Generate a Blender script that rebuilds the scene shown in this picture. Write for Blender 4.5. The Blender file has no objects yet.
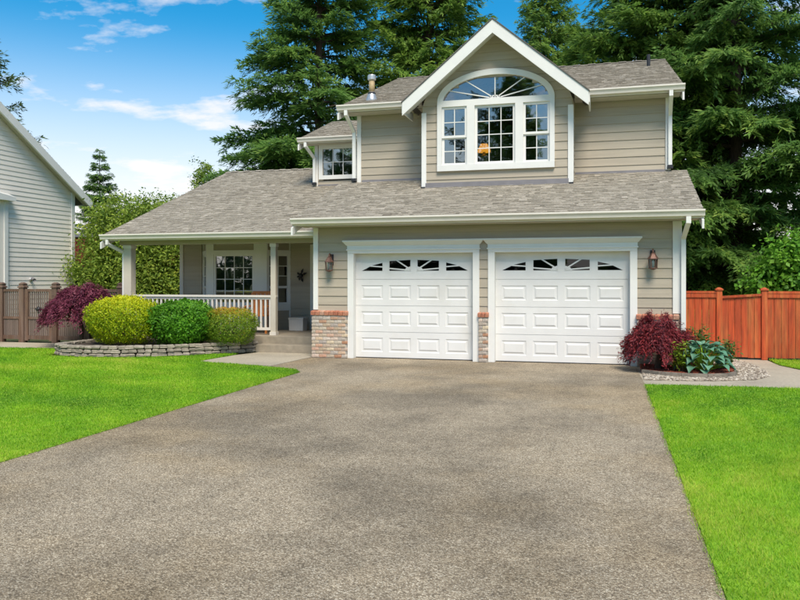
import bpy, math, random
import numpy as np
from mathutils import Vector, Matrix
random.seed(7)
R = math.radians
sc = bpy.context.scene
COL = sc.collection

# ------------------------------------------------------------------ camera, sky, sun, exposure
cam_d = bpy.data.cameras.new('camera')
cam = bpy.data.objects.new('camera', cam_d); COL.objects.link(cam)
cam.location = (0, 0, 1.6)
cam.rotation_euler = (R(90), 0, math.atan(206/759))
cam_d.sensor_width = 36; cam_d.lens = 759/800*36; cam_d.shift_y = -20/800
cam_d.clip_end = 2000
sc.camera = cam
SUN_EL, SUN_ROT = 53, 156
wd = bpy.data.worlds.new('World'); sc.world = wd; wd.use_nodes = True
wn = wd.node_tree; wn.nodes.clear()
def wN(t, **k):
    n = wn.nodes.new(t)
    for a, b in k.items(): setattr(n, a, b)
    return n
sky = wN('ShaderNodeTexSky', sky_type='NISHITA', sun_disc=False)
sky.sun_elevation = R(SUN_EL); sky.sun_rotation = R(SUN_ROT)
sky.air_density = 1.0; sky.dust_density = 0.3; sky.ozone_density = 5.0; sky.altitude = 0
tc = wN('ShaderNodeTexCoord')
rot_ = wN('ShaderNodeVectorRotate', rotation_type='Z_AXIS'); wn.links.new(tc.outputs['Generated'], rot_.inputs[0]); rot_.inputs['Angle'].default_value = R(-8)
sep = wN('ShaderNodeSeparateXYZ'); wn.links.new(rot_.outputs[0], sep.inputs[0])
def wmath(op, a, b=None, clamp=False):
    n = wN('ShaderNodeMath', operation=op, use_clamp=clamp)
    for i, q in enumerate((a, b)):
        if q is None: continue
        if isinstance(q, (int, float)): n.inputs[i].default_value = q
        else: wn.links.new(q, n.inputs[i])
    return n.outputs[0]
zc = wmath('ADD', wmath('MAXIMUM', sep.outputs['Z'], 0.0), 0.16)
px_ = wmath('DIVIDE', sep.outputs['X'], zc); py_ = wmath('DIVIDE', sep.outputs['Y'], zc)
cmb = wN('ShaderNodeCombineXYZ'); wn.links.new(px_, cmb.inputs[0]); wn.links.new(py_, cmb.inputs[1])
mp = wN('ShaderNodeMapping'); wn.links.new(cmb.outputs[0], mp.inputs[0])
mp.inputs['Location'].default_value = (5.5, 6.1, 0.0); mp.inputs['Scale'].default_value = (2.2, 2.7, 1)
cn = wN('ShaderNodeTexNoise'); wn.links.new(mp.outputs[0], cn.inputs['Vector'])
cn.inputs['Scale'].default_value = 1.0; cn.inputs['Detail'].default_value = 9; cn.inputs['Roughness'].default_value = 0.56
cr = wN('ShaderNodeValToRGB'); wn.links.new(cn.outputs[0], cr.inputs[0])
cr.color_ramp.elements[0].position = 0.555; cr.color_ramp.elements[0].color = (0, 0, 0, 1)
cr.color_ramp.elements[1].position = 0.65; cr.color_ramp.elements[1].color = (1, 1, 1, 1)
cfac = wmath('MULTIPLY', cr.outputs[0], 0.68)
# milky air low over the horizon
hzm = wN('ShaderNodeMapRange', interpolation_type='SMOOTHSTEP'); wn.links.new(sep.outputs['Z'], hzm.inputs[0])
hzm.inputs[1].default_value = 0.03; hzm.inputs[2].default_value = 0.33; hzm.inputs[3].default_value = 0.97; hzm.inputs[4].default_value = 0.0
hzf = hzm.outputs[0]
mx0 = wN('ShaderNodeMix', data_type='RGBA'); wn.links.new(hzf, mx0.inputs[0])
hs = wN('ShaderNodeHueSaturation'); hs.inputs['Hue'].default_value = 0.484; hs.inputs['Saturation'].default_value = 1.38; hs.inputs['Value'].default_value = 0.72; wn.links.new(sky.outputs[0], hs.inputs['Color']); wn.links.new(hs.outputs[0], mx0.inputs[6]); mx0.inputs[7].default_value = (4.7, 4.45, 4.3, 1)
mx = wN('ShaderNodeMix', data_type='RGBA'); wn.links.new(cfac, mx.inputs[0])
wn.links.new(mx0.outputs[2], mx.inputs[6]); mx.inputs[7].default_value = (4.8, 4.5, 4.4, 1)
bg = wN('ShaderNodeBackground'); wn.links.new(mx.outputs[2], bg.inputs[0]); bg.inputs[1].default_value = 0.15
ow = wN('ShaderNodeOutputWorld'); wn.links.new(bg.outputs[0], ow.inputs[0])
sun_d = bpy.data.lights.new('sun', 'SUN'); sun_d.energy = 3.1; sun_d.angle = R(26); sun_d.color = (1.0, 0.90, 0.76)
sun = bpy.data.objects.new('sun', sun_d); COL.objects.link(sun)
to_sun = Vector((math.sin(R(SUN_ROT))*math.cos(R(SUN_EL)), math.cos(R(SUN_ROT))*math.cos(R(SUN_EL)), math.sin(R(SUN_EL))))
sun.rotation_euler = to_sun.to_track_quat('Z', 'Y').to_euler(); sun.location = (0, 0, 60)
vs = sc.view_settings
vs.view_transform = 'Standard'; vs.look = 'None'; vs.exposure = 0.66; vs.gamma = 1.0; vs.use_curve_mapping = False
sc.render.engine = 'CYCLES'

# ------------------------------------------------------------------ materials
MATS = {}
def mat(name, col, rough=0.6, var=0.12, scale=6.0, bump=0.0, bscale=None, rnd=0.0, spec=0.5, metal=0.0,
        col2=None, c2scale=1.5, c2lo=0.45, c2hi=0.65, stretch=(1, 1, 1), attr=None, attr_cols=None,
        trans=0.0, rnd_cols=None):
    m = bpy.data.materials.new(name); m.use_nodes = True; MATS[name] = m
    nt = m.node_tree; N = nt.nodes; Lk = nt.links.new
    b = N['Principled BSDF']; b.inputs['Roughness'].default_value = rough
    b.inputs['Specular IOR Level'].default_value = spec; b.inputs['Metallic'].default_value = metal
    t = N.new('ShaderNodeTexCoord'); mpn = N.new('ShaderNodeMapping'); Lk(t.outputs['Object'], mpn.inputs[0])
    mpn.inputs['Scale'].default_value = stretch
    no = N.new('ShaderNodeTexNoise'); Lk(mpn.outputs[0], no.inputs['Vector'])
    no.inputs['Scale'].default_value = scale; no.inputs['Detail'].default_value = 5
    base = None
    def ramp(fac, cols, pos=None, const=False):
        r = N.new('ShaderNodeValToRGB'); Lk(fac, r.inputs[0])
        e = r.color_ramp.elements
        while len(e) < len(cols): e.new(0.5)
        for i, c in enumerate(cols):
            e[i].position = pos[i] if pos else i/(len(cols)-1); e[i].color = (*c, 1)
        if const: r.color_ramp.interpolation = 'CONSTANT'
        return r.outputs[0]
    if attr:
        a = N.new('ShaderNodeAttribute'); a.attribute_name = attr
        base = ramp(a.outputs['Fac'], attr_cols)
    elif rnd_cols:
        oi = N.new('ShaderNodeObjectInfo')
        base = ramp(oi.outputs['Random'], rnd_cols)
    else:
        rg = N.new('ShaderNodeRGB'); rg.outputs[0].default_value = (*col, 1); base = rg.outputs[0]
    if col2:
        n2 = N.new('ShaderNodeTexNoise'); Lk(mpn.outputs[0], n2.inputs['Vector'])
        n2.inputs['Scale'].default_value = c2scale; n2.inputs['Detail'].default_value = 6; n2.inputs['Roughness'].default_value = 0.6
        f = ramp(n2.outputs[0], [(0, 0, 0), (1, 1, 1)], [c2lo, c2hi])
        mm = N.new('ShaderNodeMix'); mm.data_type = 'RGBA'; Lk(f, mm.inputs[0]); Lk(base, mm.inputs[6]); mm.inputs[7].default_value = (*col2, 1)
        base = mm.outputs[2]
    # brightness variation from fine noise and per-object randomness
    v = N.new('ShaderNodeMapRange'); Lk(no.outputs[0], v.inputs[0])
    v.inputs[1].default_value = 0.3; v.inputs[2].default_value = 0.7; v.inputs[3].default_value = 1-var; v.inputs[4].default_value = 1+var
    val = v.outputs[0]
    if rnd:
        oi2 = N.new('ShaderNodeObjectInfo'); r2 = N.new('ShaderNodeMapRange'); Lk(oi2.outputs['Random'], r2.inputs[0])
        r2.inputs[3].default_value = 1-rnd; r2.inputs[4].default_value = 1+rnd
        mu = N.new('ShaderNodeMath'); mu.operation = 'MULTIPLY'; Lk(val, mu.inputs[0]); Lk(r2.outputs[0], mu.inputs[1]); val = mu.outputs[0]
    vm = N.new('ShaderNodeVectorMath'); vm.operation = 'SCALE'; Lk(base, vm.inputs[0]); Lk(val, vm.inputs['Scale'])
    Lk(vm.outputs[0], b.inputs['Base Color'])
    if bump:
        bn = N.new('ShaderNodeTexNoise'); Lk(mpn.outputs[0], bn.inputs['Vector'])
        bn.inputs['Scale'].default_value = bscale or scale*3; bn.inputs['Detail'].default_value = 6
        bp = N.new('ShaderNodeBump'); bp.inputs['Strength'].default_value = bump; bp.inputs['Distance'].default_value = 0.01
        Lk(bn.outputs[0], bp.inputs['Height']); Lk(bp.outputs[0], b.inputs['Normal'])
    if trans:
        tr = N.new('ShaderNodeBsdfTranslucent'); Lk(vm.outputs[0], tr.inputs[0])
        ms = N.new('ShaderNodeMixShader'); ms.inputs[0].default_value = trans
        Lk(b.outputs[0], ms.inputs[1]); Lk(tr.outputs[0], ms.inputs[2]); Lk(ms.outputs[0], N['Material Output'].inputs[0])
    return m

mat('white_paint', (0.74, 0.735, 0.70), 0.45, 0.03, 3, 0.05, 40, rnd=0.015)
mat('cream_paint', (0.70, 0.655, 0.585), 0.5, 0.04, 3, 0.05, 40)
mat('door_white', (0.725, 0.72, 0.70), 0.42, 0.03, 2.5, 0.10, 90, col2=(0.64, 0.625, 0.58), c2scale=1.7, c2lo=.48, c2hi=.85)
mat('siding', (0.410, 0.357, 0.275), 0.62, 0.06, 5, 0.25, 60, rnd=0.045, stretch=(0.25, 0.25, 4), col2=(0.365, 0.317, 0.245), c2scale=1.3, c2lo=.45, c2hi=.75)
mat('sheathing', (0.30, 0.26, 0.19), 0.8, 0.05)
mat('porch_tan', (0.42, 0.37, 0.28), 0.6, 0.05, 5)
mat('post_tan', (0.56, 0.51, 0.42), 0.6, 0.05, 5)
mat('soffit', (0.50, 0.46, 0.37), 0.7, 0.04)
mat('shingle', (0.3, 0.28, 0.24), 0.9, 0.22, 26, 0.6, 120, attr='tone', spec=0.2,
    attr_cols=[(0.185, 0.164, 0.130), (0.29, 0.260, 0.210), (0.36, 0.325, 0.265), (0.44, 0.40, 0.33)], col2=(0.30, 0.27, 0.218), c2scale=0.7, c2lo=0.5, c2hi=0.8)
mat('roof_deck', (0.12, 0.11, 0.10), 0.9)
mat('brick', (0.4, 0.3, 0.2), 0.85, 0.25, 22, 0.6, 60, spec=0.2, rnd=0.1,
    rnd_cols=[(0.47, 0.36, 0.25), (0.55, 0.48, 0.38), (0.42, 0.22, 0.13), (0.50, 0.44, 0.37), (0.36, 0.31, 0.27), (0.56, 0.47, 0.33), (0.48, 0.28, 0.19), (0.55, 0.50, 0.43)])
mat('brick_red', (0.45, 0.14, 0.07), 0.8, 0.25, 20, 0.5, 60, rnd_cols=[(0.46, 0.12, 0.055), (0.52, 0.23, 0.14), (0.42, 0.14, 0.08), (0.55, 0.33, 0.23)])
mat('mortar', (0.46, 0.42, 0.36), 0.9, 0.15, 30, 0.5, 80)
mat('concrete', (0.42, 0.365, 0.275), 0.85, 0.14, 22, 0.35, 110, col2=(0.31, 0.27, 0.205), c2scale=1.1, c2lo=0.45, c2hi=0.75)
mat('step_concrete', (0.31, 0.265, 0.20), 0.85, 0.12, 9, 0.3, 90)
mat('asphalt', (0.055, 0.055, 0.057), 0.9, 0.25, 40, 0.5, 150)
mat('soil', (0.060, 0.042, 0.030), 0.95, 0.4, 20, 1.0, 40)
mat('mulch', (0.20, 0.045, 0.022), 0.95, 0.4, 30, 1.0, 50)
mat('ground', (0.085, 0.10, 0.035), 0.95, 0.3, 3, 0.5, 20)
mat('lawn_soil', (0.20, 0.38, 0.02), 0.95, 0.3, 9, 0.6, 40, col2=(0.29, 0.43, 0.03), c2scale=.8, c2lo=.4, c2hi=.65)
mat('stone', (0.26, 0.225, 0.178), 0.9, 0.28, 9, 0.7, 30, rnd=0.18)
mat('pebble', (0.45, 0.41, 0.36), 0.75, 0.15, 30, 0, attr='tone', attr_cols=[(0.13, 0.10, 0.075), (0.30, 0.245, 0.185), (0.42, 0.36, 0.28), (0.58, 0.52, 0.43)])
mat('cedar_red', (0.42, 0.060, 0.012), 0.6, 0.28, 7, 0.5, 30, rnd=0.15, stretch=(4, 4, 0.35), col2=(0.45, 0.125, 0.032), c2scale=1.6, c2lo=0.46, c2hi=0.68)
mat('cedar_brown', (0.128, 0.074, 0.050), 0.75, 0.22, 7, 0.5, 30, rnd=0.14, stretch=(4, 4, 0.35), col2=(0.175, 0.125, 0.10), c2scale=1.8, c2lo=0.45, c2hi=0.7)
mat('cedar_weathered', (0.175, 0.130, 0.108), 0.8, 0.2, 7, 0.5, 30, rnd=0.14, stretch=(4, 4, 0.35))
mat('vinyl', (0.84, 0.78, 0.70), 0.5, 0.03, 4, 0.05, 40, rnd=0.02)
mat('dark_metal', (0.02, 0.02, 0.022), 0.45, 0.1)
mat('copper_metal', (0.15, 0.078, 0.058), 0.5, 0.2, 30, metal=0.4)
mat('galvanised', (0.55, 0.55, 0.54), 0.35, 0.1, 20, metal=0.6)
mat('flue_tan', (0.42, 0.31, 0.16), 0.6, 0.2, 20)
mat('flashing', (0.20, 0.19, 0.20), 0.5, 0.1)
mat('bark', (0.075, 0.055, 0.042), 0.95, 0.35, 12, 0.9, 25, stretch=(3, 3, 0.6))
mat('twig', (0.11, 0.075, 0.05), 0.9, 0.3)
mat('chair_wood', (0.58, 0.21, 0.05), 0.55, 0.15, 8, stretch=(1, 1, 0.4))
mat('white_plastic', (0.72, 0.71, 0.68), 0.5, 0.05, 4)
mat('orange_glaze', (0.85, 0.30, 0.02), 0.35, 0.1)
mat('interior', (0.22, 0.21, 0.17), 0.8, 0.05)
mat('curtain', (0.55, 0.53, 0.48), 0.85, 0.06, 5)
mat('screen_mesh', (0.045, 0.045, 0.06), 0.8, 0.1)
mat('red_house', (0.17, 0.022, 0.018), 0.7, 0.15, 4, rnd=0.1)
mat('teal_wall', (0.055, 0.105, 0.085), 0.6, 0.1)
mat('terracotta', (0.45, 0.36, 0.30), 0.8, 0.1)
mat('lamp_glass', (0.72, 0.74, 0.72), 0.12, 0.02)
def foliage(name, cols, trans=0.28, rough=0.55, spec=0.3):
    mat(name, cols[0], rough, 0.12, 0.9, attr='tone', attr_cols=cols, trans=trans, spec=spec)
foliage('fir_leaf', [(0.068, 0.150, 0.038), (0.120, 0.245, 0.052), (0.19, 0.34, 0.068), (0.33, 0.45, 0.09)], trans=.48)
foliage('cedar_leaf', [(0.085, 0.180, 0.038), (0.155, 0.285, 0.052), (0.24, 0.38, 0.066), (0.38, 0.48, 0.09)], trans=.48)
foliage('dark_fir_leaf', [(0.055, 0.10, 0.034), (0.09, 0.15, 0.045), (0.13, 0.195, 0.055), (0.19, 0.25, 0.07)], trans=.42)
foliage('laurel_leaf', [(0.11, 0.20, 0.030), (0.20, 0.31, 0.042), (0.32, 0.42, 0.058), (0.50, 0.56, 0.085)], trans=.42)
foliage('yellow_leaf', [(0.16, 0.30, 0.010), (0.36, 0.47, 0.012), (0.58, 0.62, 0.014), (0.72, 0.70, 0.018)], trans=.35)
foliage('green_leaf', [(0.045, 0.160, 0.012), (0.090, 0.27, 0.016), (0.15, 0.37, 0.022), (0.25, 0.47, 0.035)], trans=.35)
foliage('mixed_leaf', [(0.10, 0.21, 0.018), (0.20, 0.33, 0.024), (0.33, 0.39, 0.028), (0.62, 0.34, 0.03)], trans=.38)
foliage('purple_leaf', [(0.095, 0.020, 0.045), (0.19, 0.038, 0.075), (0.28, 0.065, 0.11), (0.40, 0.15, 0.18)], trans=.35)
foliage('burgundy_leaf', [(0.10, 0.026, 0.036), (0.20, 0.038, 0.048), (0.34, 0.046, 0.054), (0.55, 0.07, 0.07)], trans=.35)
foliage('maple_leaf', [(0.065, 0.19, 0.018), (0.11, 0.29, 0.024), (0.17, 0.37, 0.032), (0.25, 0.44, 0.05)], trans=0.35)
foliage('lime_leaf', [(0.09, 0.18, 0.015), (0.17, 0.28, 0.02), (0.27, 0.36, 0.03), (0.38, 0.42, 0.05)])
foliage('garden_leaf', [(0.040, 0.10, 0.02), (0.075, 0.16, 0.03), (0.12, 0.22, 0.04), (0.22, 0.27, 0.06)])
foliage('grass_blade', [(0.085, 0.24, 0.010), (0.20, 0.43, 0.014), (0.34, 0.55, 0.020), (0.56, 0.58, 0.10)], trans=0.45)
foliage('far_leaf', [(0.03, 0.055, 0.02), (0.045, 0.08, 0.026), (0.06, 0.10, 0.032), (0.085, 0.125, 0.04)])
mat('hosta_leaf', (0.10, 0.245, 0.15), 0.5, 0.14, 14, rnd=0.22, col2=(0.22, 0.36, 0.23), c2scale=5, c2lo=0.5, c2hi=0.7, trans=0.15)
mat('flower_pink', (0.6, 0.25, 0.22), 0.7, 0.3, 30, rnd_cols=[(0.65, 0.25, 0.22), (0.70, 0.50, 0.10), (0.6, 0.4, 0.35)])

def driveway_material():
    m = bpy.data.materials.new('exposed_aggregate'); m.use_nodes = True; MATS['driveway'] = m
    nt = m.node_tree; N = nt.nodes; Lk = nt.links.new; b = N['Principled BSDF']
    b.inputs['Roughness'].default_value = 0.8; b.inputs['Specular IOR Level'].default_value = 0.35
    t = N.new('ShaderNodeTexCoord')
    wob = N.new('ShaderNodeTexNoise'); Lk(t.outputs['Object'], wob.inputs['Vector']); wob.inputs['Scale'].default_value = 60
    av = N.new('ShaderNodeVectorMath'); av.operation = 'MULTIPLY_ADD'; Lk(wob.outputs['Color'], av.inputs[0]); av.inputs[1].default_value = (0.012, 0.012, 0); Lk(t.outputs['Object'], av.inputs[2])
    def vor(scale, feature='F1'):
        v = N.new('ShaderNodeTexVoronoi'); v.voronoi_dimensions = '2D'; v.feature = feature; Lk(av.outputs[0], v.inputs['Vector']); v.inputs['Scale'].default_value = scale; return v
    v1 = vor(106); v2 = vor(190)
    r = N.new('ShaderNodeValToRGB'); sx = N.new('ShaderNodeSeparateColor'); Lk(v1.outputs['Color'], sx.inputs[0]); Lk(sx.outputs[0], r.inputs[0])
    cols = [(0.0, (0.105, 0.083, 0.055)), (0.22, (0.22, 0.175, 0.118)), (0.45, (0.325, 0.263, 0.18)), (0.68, (0.415, 0.343, 0.24)), (0.86, (0.51, 0.435, 0.315)), (1.0, (0.60, 0.53, 0.405))]
    e = r.color_ramp.elements
    while len(e) < len(cols): e.new(0.5)
    for i, (p, c) in enumerate(cols): e[i].position = p; e[i].color = (*c, 1)
    # cement matrix in the gaps
    g = N.new('ShaderNodeMapRange'); Lk(v1.outputs['Distance'], g.inputs[0]); g.inputs[1].default_value = 0.42; g.inputs[2].default_value = 0.62
    mx1 = N.new('ShaderNodeMix'); mx1.data_type = 'RGBA'; Lk(g.outputs[0], mx1.inputs[0]); Lk(r.outputs[0], mx1.inputs[6]); mx1.inputs[7].default_value = (0.235, 0.183, 0.118, 1)
    s2 = N.new('ShaderNodeSeparateColor'); Lk(v2.outputs['Color'], s2.inputs[0])
    k2 = N.new('ShaderNodeMapRange'); Lk(s2.outputs[1], k2.inputs[0]); k2.inputs[3].default_value = 0.78; k2.inputs[4].default_value = 1.22
    # weathering: broad wear, tyre-worn dark patches with soft shapes
    def nz(scale, lo, hi, a, c, off=(0, 0, 0), st=(1, 1, 1), det=5):
        mpn = N.new('ShaderNodeMapping'); Lk(t.outputs['Object'], mpn.inputs[0]); mpn.inputs['Location'].default_value = off; mpn.inputs['Scale'].default_value = st
        n = N.new('ShaderNodeTexNoise'); Lk(mpn.outputs[0], n.inputs['Vector']); n.inputs['Scale'].default_value = scale; n.inputs['Detail'].default_value = det; n.inputs['Roughness'].default_value = 0.6
        q = N.new('ShaderNodeMapRange'); q.interpolation_type = 'SMOOTHSTEP'; Lk(n.outputs[0], q.inputs[0]); q.inputs[1].default_value = lo; q.inputs[2].default_value = hi; q.inputs[3].default_value = a; q.inputs[4].default_value = c
        return q.outputs[0]
    def mul(a, c):
        n = N.new('ShaderNodeMath'); n.operation = 'MULTIPLY'; Lk(a, n.inputs[0]); Lk(c, n.inputs[1]); return n.outputs[0]
    f = mul(k2.outputs[0], nz(0.45, 0.38, 0.68, 1.06, 0.66, (3, 7.2, 0)))
    f = mul(f, nz(1.6, 0.42, 0.72, 1.04, 0.80, (1.2, 0.4, 0), (1.0, 0.55, 1)))
    f = mul(f, nz(9, 0.35, 0.65, 0.94, 1.07))
    # oil drips where cars stand, in front of each door
    sp = N.new('ShaderNodeSeparateXYZ'); Lk(t.outputs['Object'], sp.inputs[0])
    sc_ = N.new('ShaderNodeVectorMath'); sc_.operation = 'SCALE'; Lk(mx1.outputs[2], sc_.inputs[0]); Lk(f, sc_.inputs['Scale'])
    # moss-brown tint in places
    tn = nz(0.35, 0.45, 0.65, 0.0, 0.55, (9, 2, 0))
    tint = N.new('ShaderNodeMix'); tint.data_type = 'RGBA'; tint.blend_type = 'MULTIPLY'; Lk(tn, tint.inputs[0]); Lk(sc_.outputs[0], tint.inputs[6]); tint.inputs[7].default_value = (1.0, 0.90, 0.72, 1)
    Lk(tint.outputs[2], b.inputs['Base Color'])
    inv = N.new('ShaderNodeMath'); inv.operation = 'SUBTRACT'; inv.inputs[0].default_value = 1; Lk(v1.outputs['Distance'], inv.inputs[1])
    bp = N.new('ShaderNodeBump'); bp.inputs['Strength'].default_value = 0.55; bp.inputs['Distance'].default_value = 0.006; Lk(inv.outputs[0], bp.inputs['Height']); Lk(bp.outputs[0], b.inputs['Normal'])
driveway_material()

def glass_material(name, tint, refl):
    m = bpy.data.materials.new(name); m.use_nodes = True; MATS[name] = m
    nt = m.node_tree; N = nt.nodes; Lk = nt.links.new; N.remove(N['Principled BSDF'])
    tr = N.new('ShaderNodeBsdfTransparent'); tr.inputs[0].default_value = (*tint, 1)
    gl = N.new('ShaderNodeBsdfGlossy'); gl.inputs['Roughness'].default_value = 0.015
    t = N.new('ShaderNodeTexCoord'); no = N.new('ShaderNodeTexNoise'); Lk(t.outputs['Object'], no.inputs['Vector']); no.inputs['Scale'].default_value = 2.2
    bp = N.new('ShaderNodeBump'); bp.inputs['Strength'].default_value = 0.05; bp.inputs['Distance'].default_value = 0.05; Lk(no.outputs[0], bp.inputs['Height']); Lk(bp.outputs[0], gl.inputs['Normal'])
    fr = N.new('ShaderNodeFresnel'); fr.inputs[0].default_value = 1.5
    ad = N.new('ShaderNodeMath'); ad.operation = 'ADD'; ad.use_clamp = True; Lk(fr.outputs[0], ad.inputs[0]); ad.inputs[1].default_value = refl
    ms = N.new('ShaderNodeMixShader'); Lk(ad.outputs[0], ms.inputs[0]); Lk(tr.outputs[0], ms.inputs[1]); Lk(gl.outputs[0], ms.inputs[2])
    Lk(ms.outputs[0], N['Material Output'].inputs[0])
glass_material('glass', (0.60, 0.66, 0.61), 0.26)
glass_material('dark_glass', (0.05, 0.05, 0.06), 0.02)
glass_material('clear_glass', (0.9, 0.92, 0.9), 0.06)

# ------------------------------------------------------------------ helpers
def link(name, me, m, parent=None, loc=None, rot=None, scale=None):
    o = bpy.data.objects.new(name, me); COL.objects.link(o)
    if me is not None and m is not None and not me.materials: me.materials.append(MATS[m])
    if parent is not None: o.parent = parent
    if loc is not None: o.location = loc
    if rot is not None: o.rotation_euler = rot
    if scale is not None: o.scale = scale
    return o
def tag(o, label=None, cat=None, group=None, kind=None):
    if label: o['label'] = label
    if cat: o['category'] = cat
    if group: o['group'] = group
    if kind: o['kind'] = kind
    return o
def empty(name, loc=(0, 0, 0), rz=0):
    o = bpy.data.objects.new(name, None); COL.objects.link(o); o.location = loc; o.rotation_euler = (0, 0, rz); o.empty_display_size = 0.3
    return o
class MB:
    def __init__(s): s.v = []; s.f = []
    def poly(s, pts):
        i = len(s.v); s.v += [tuple(p) for p in pts]; s.f.append(tuple(range(i, i+len(pts)))); return s
    def hexa(s, p):           # 8 points: bottom 4 ccw, top 4 ccw
        i = len(s.v); s.v += [tuple(q) for q in p]
        for f in ((3, 2, 1, 0), (4, 5, 6, 7), (0, 1, 5, 4), (1, 2, 6, 5), (2, 3, 7, 6), (3, 0, 4, 7)): s.f.append(tuple(i+k for k in f))
        return s
    def box(s, x0, x1, y0, y1, z0, z1):
        return s.hexa([(x0, y0, z0), (x1, y0, z0), (x1, y1, z0), (x0, y1, z0), (x0, y0, z1), (x1, y0, z1), (x1, y1, z1), (x0, y1, z1)])
    def bar(s, a, b, w, h, up=(0, 0, 1)):   # rectangular bar between two points
        a, b = Vector(a), Vector(b); d = (b-a).normalized(); up = Vector(up); r = d.cross(up)
        if r.length < 1e-4: r = Vector((1, 0, 0))
        r.normalize(); u = r.cross(d).normalized(); r = r*w/2; u = u*h/2
        return s.hexa([a-r-u, a+r-u, b+r-u, b-r-u, a-r+u, a+r+u, b+r+u, b-r+u])
    def tube(s, pts, rad, n=10, cap=True):
        pts = [Vector(p) for p in pts]; k = len(pts); i0 = len(s.v)
        for j, p in enumerate(pts):
            d = (pts[min(j+1, k-1)]-pts[max(j-1, 0)]).normalized()
            a = d.orthogonal().normalized() if abs(d.z) > 0.9 or True else None
            ref = Vector((0, 0, 1)) if abs(d.z) < 0.9 else Vector((1, 0, 0))
            a = d.cross(ref).normalized(); b = d.cross(a)
            r = rad[j] if isinstance(rad, (list, tuple)) else rad
            for q in range(n):
                t = 2*math.pi*q/n; s.v.append(tuple(p+a*(r*math.cos(t))+b*(r*math.sin(t))))
        for j in range(k-1):
            for q in range(n):
                s.f.append((i0+j*n+q, i0+j*n+(q+1) % n, i0+(j+1)*n+(q+1) % n, i0+(j+1)*n+q))
        if cap: s.f.append(tuple(i0+q for q in range(n))); s.f.append(tuple(i0+(k-1)*n+q for q in reversed(range(n))))
        return s
    def lathe(s, prof, c=(0, 0, 0), n=16, sides_rot=0.0):
        i0 = len(s.v); k = len(prof)
        for (r, z) in prof:
            for q in range(n):
                t = 2*math.pi*q/n+sides_rot; s.v.append((c[0]+r*math.cos(t), c[1]+r*math.sin(t), c[2]+z))
        for j in range(k-1):
            for q in range(n): s.f.append((i0+j*n+q, i0+j*n+(q+1) % n, i0+(j+1)*n+(q+1) % n, i0+(j+1)*n+q))
        s.f.append(tuple(i0+q for q in reversed(range(n)))); s.f.append(tuple(i0+(k-1)*n+q for q in range(n)))
        return s
    def loft_rect(s, rings):  # rings: (x0,x1,y0,y1,z)
        i0 = len(s.v)
        for (x0, x1, y0, y1, z) in rings: s.v += [(x0, y0, z), (x1, y0, z), (x1, y1, z), (x0, y1, z)]
        for j in range(len(rings)-1):
            for q in range(4): s.f.append((i0+4*j+q, i0+4*j+(q+1) % 4, i0+4*j+4+(q+1) % 4, i0+4*j+4+q))
        s.f.append((i0+3, i0+2, i0+1, i0)); m = i0+4*(len(rings)-1); s.f.append((m, m+1, m+2, m+3))
        return s
    def mesh(s, name, smooth=False):
        me = bpy.data.meshes.new(name); me.from_pydata(s.v, [], s.f); me.validate(); me.update()
        if smooth: me.polygons.foreach_set('use_smooth', [True]*len(me.polygons))
        return me
    def build(s, name, m, parent=None, smooth=False, bevel=0.0):
        o = link(name, s.mesh(name, smooth), m, parent)
        if bevel:
            b = o.modifiers.new('bevel', 'BEVEL'); b.width = bevel; b.segments = 2; b.limit_method = 'ANGLE'
        return o
def np_mesh(name, V, F, m, tone=None):
    """V (n,3), F (k,3|4) int, tone per vertex"""
    me = bpy.data.meshes.new(name); n, k = len(V), len(F); w = F.shape[1]
    me.vertices.add(n); me.vertices.foreach_set('co', np.ascontiguousarray(V, dtype=np.float32).ravel())
    me.loops.add(k*w); me.loops.foreach_set('vertex_index', np.ascontiguousarray(F, dtype=np.int32).ravel())
    me.polygons.add(k); me.polygons.foreach_set('loop_start', np.arange(0, k*w, w, dtype=np.int32))
    try: me.polygons.foreach_set('loop_total', np.full(k, w, dtype=np.int32))
    except Exception: pass
    if tone is not None:
        a = me.attributes.new('tone', 'FLOAT', 'POINT'); a.data.foreach_set('value', np.ascontiguousarray(tone, dtype=np.float32))
    me.update(calc_edges=True); me.materials.append(MATS[m])
    return me
def unit(a): return a/np.maximum(np.linalg.norm(a, axis=-1, keepdims=True), 1e-9)
def cards(P, D, N, L, W, fold=0.18):
    """leaf cards: 4 verts, 2 tris each"""
    D = unit(D); S = unit(np.cross(D, N)); Nn = np.cross(S, D)
    L = L[:, None]; W = W[:, None]
    mid = P+D*L*0.45
    V = np.stack([P, mid+S*W*0.5+Nn*W*fold, P+D*L, mid-S*W*0.5+Nn*W*fold], 1).reshape(-1, 3)
    i = np.arange(len(P))*4
    F = np.stack([np.stack([i, i+1, i+2], 1), np.stack([i, i+2, i+3], 1)], 1).reshape(-1, 3)
    return V, F
def ground_poly(name, pts, z, m, thick=0.0, kind='structure'):
    b = MB(); b.poly([(x, y, z) for x, y in pts])
    if thick:
        n = len(pts)
        for i in range(n):
            p, q = pts[i], pts[(i+1) % n]; b.poly([(p[0], p[1], z-thick), (q[0], q[1], z-thick), (q[0], q[1], z), (p[0], p[1], z)])
    o = b.build(name, m); tag(o, kind=kind); return o

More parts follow.
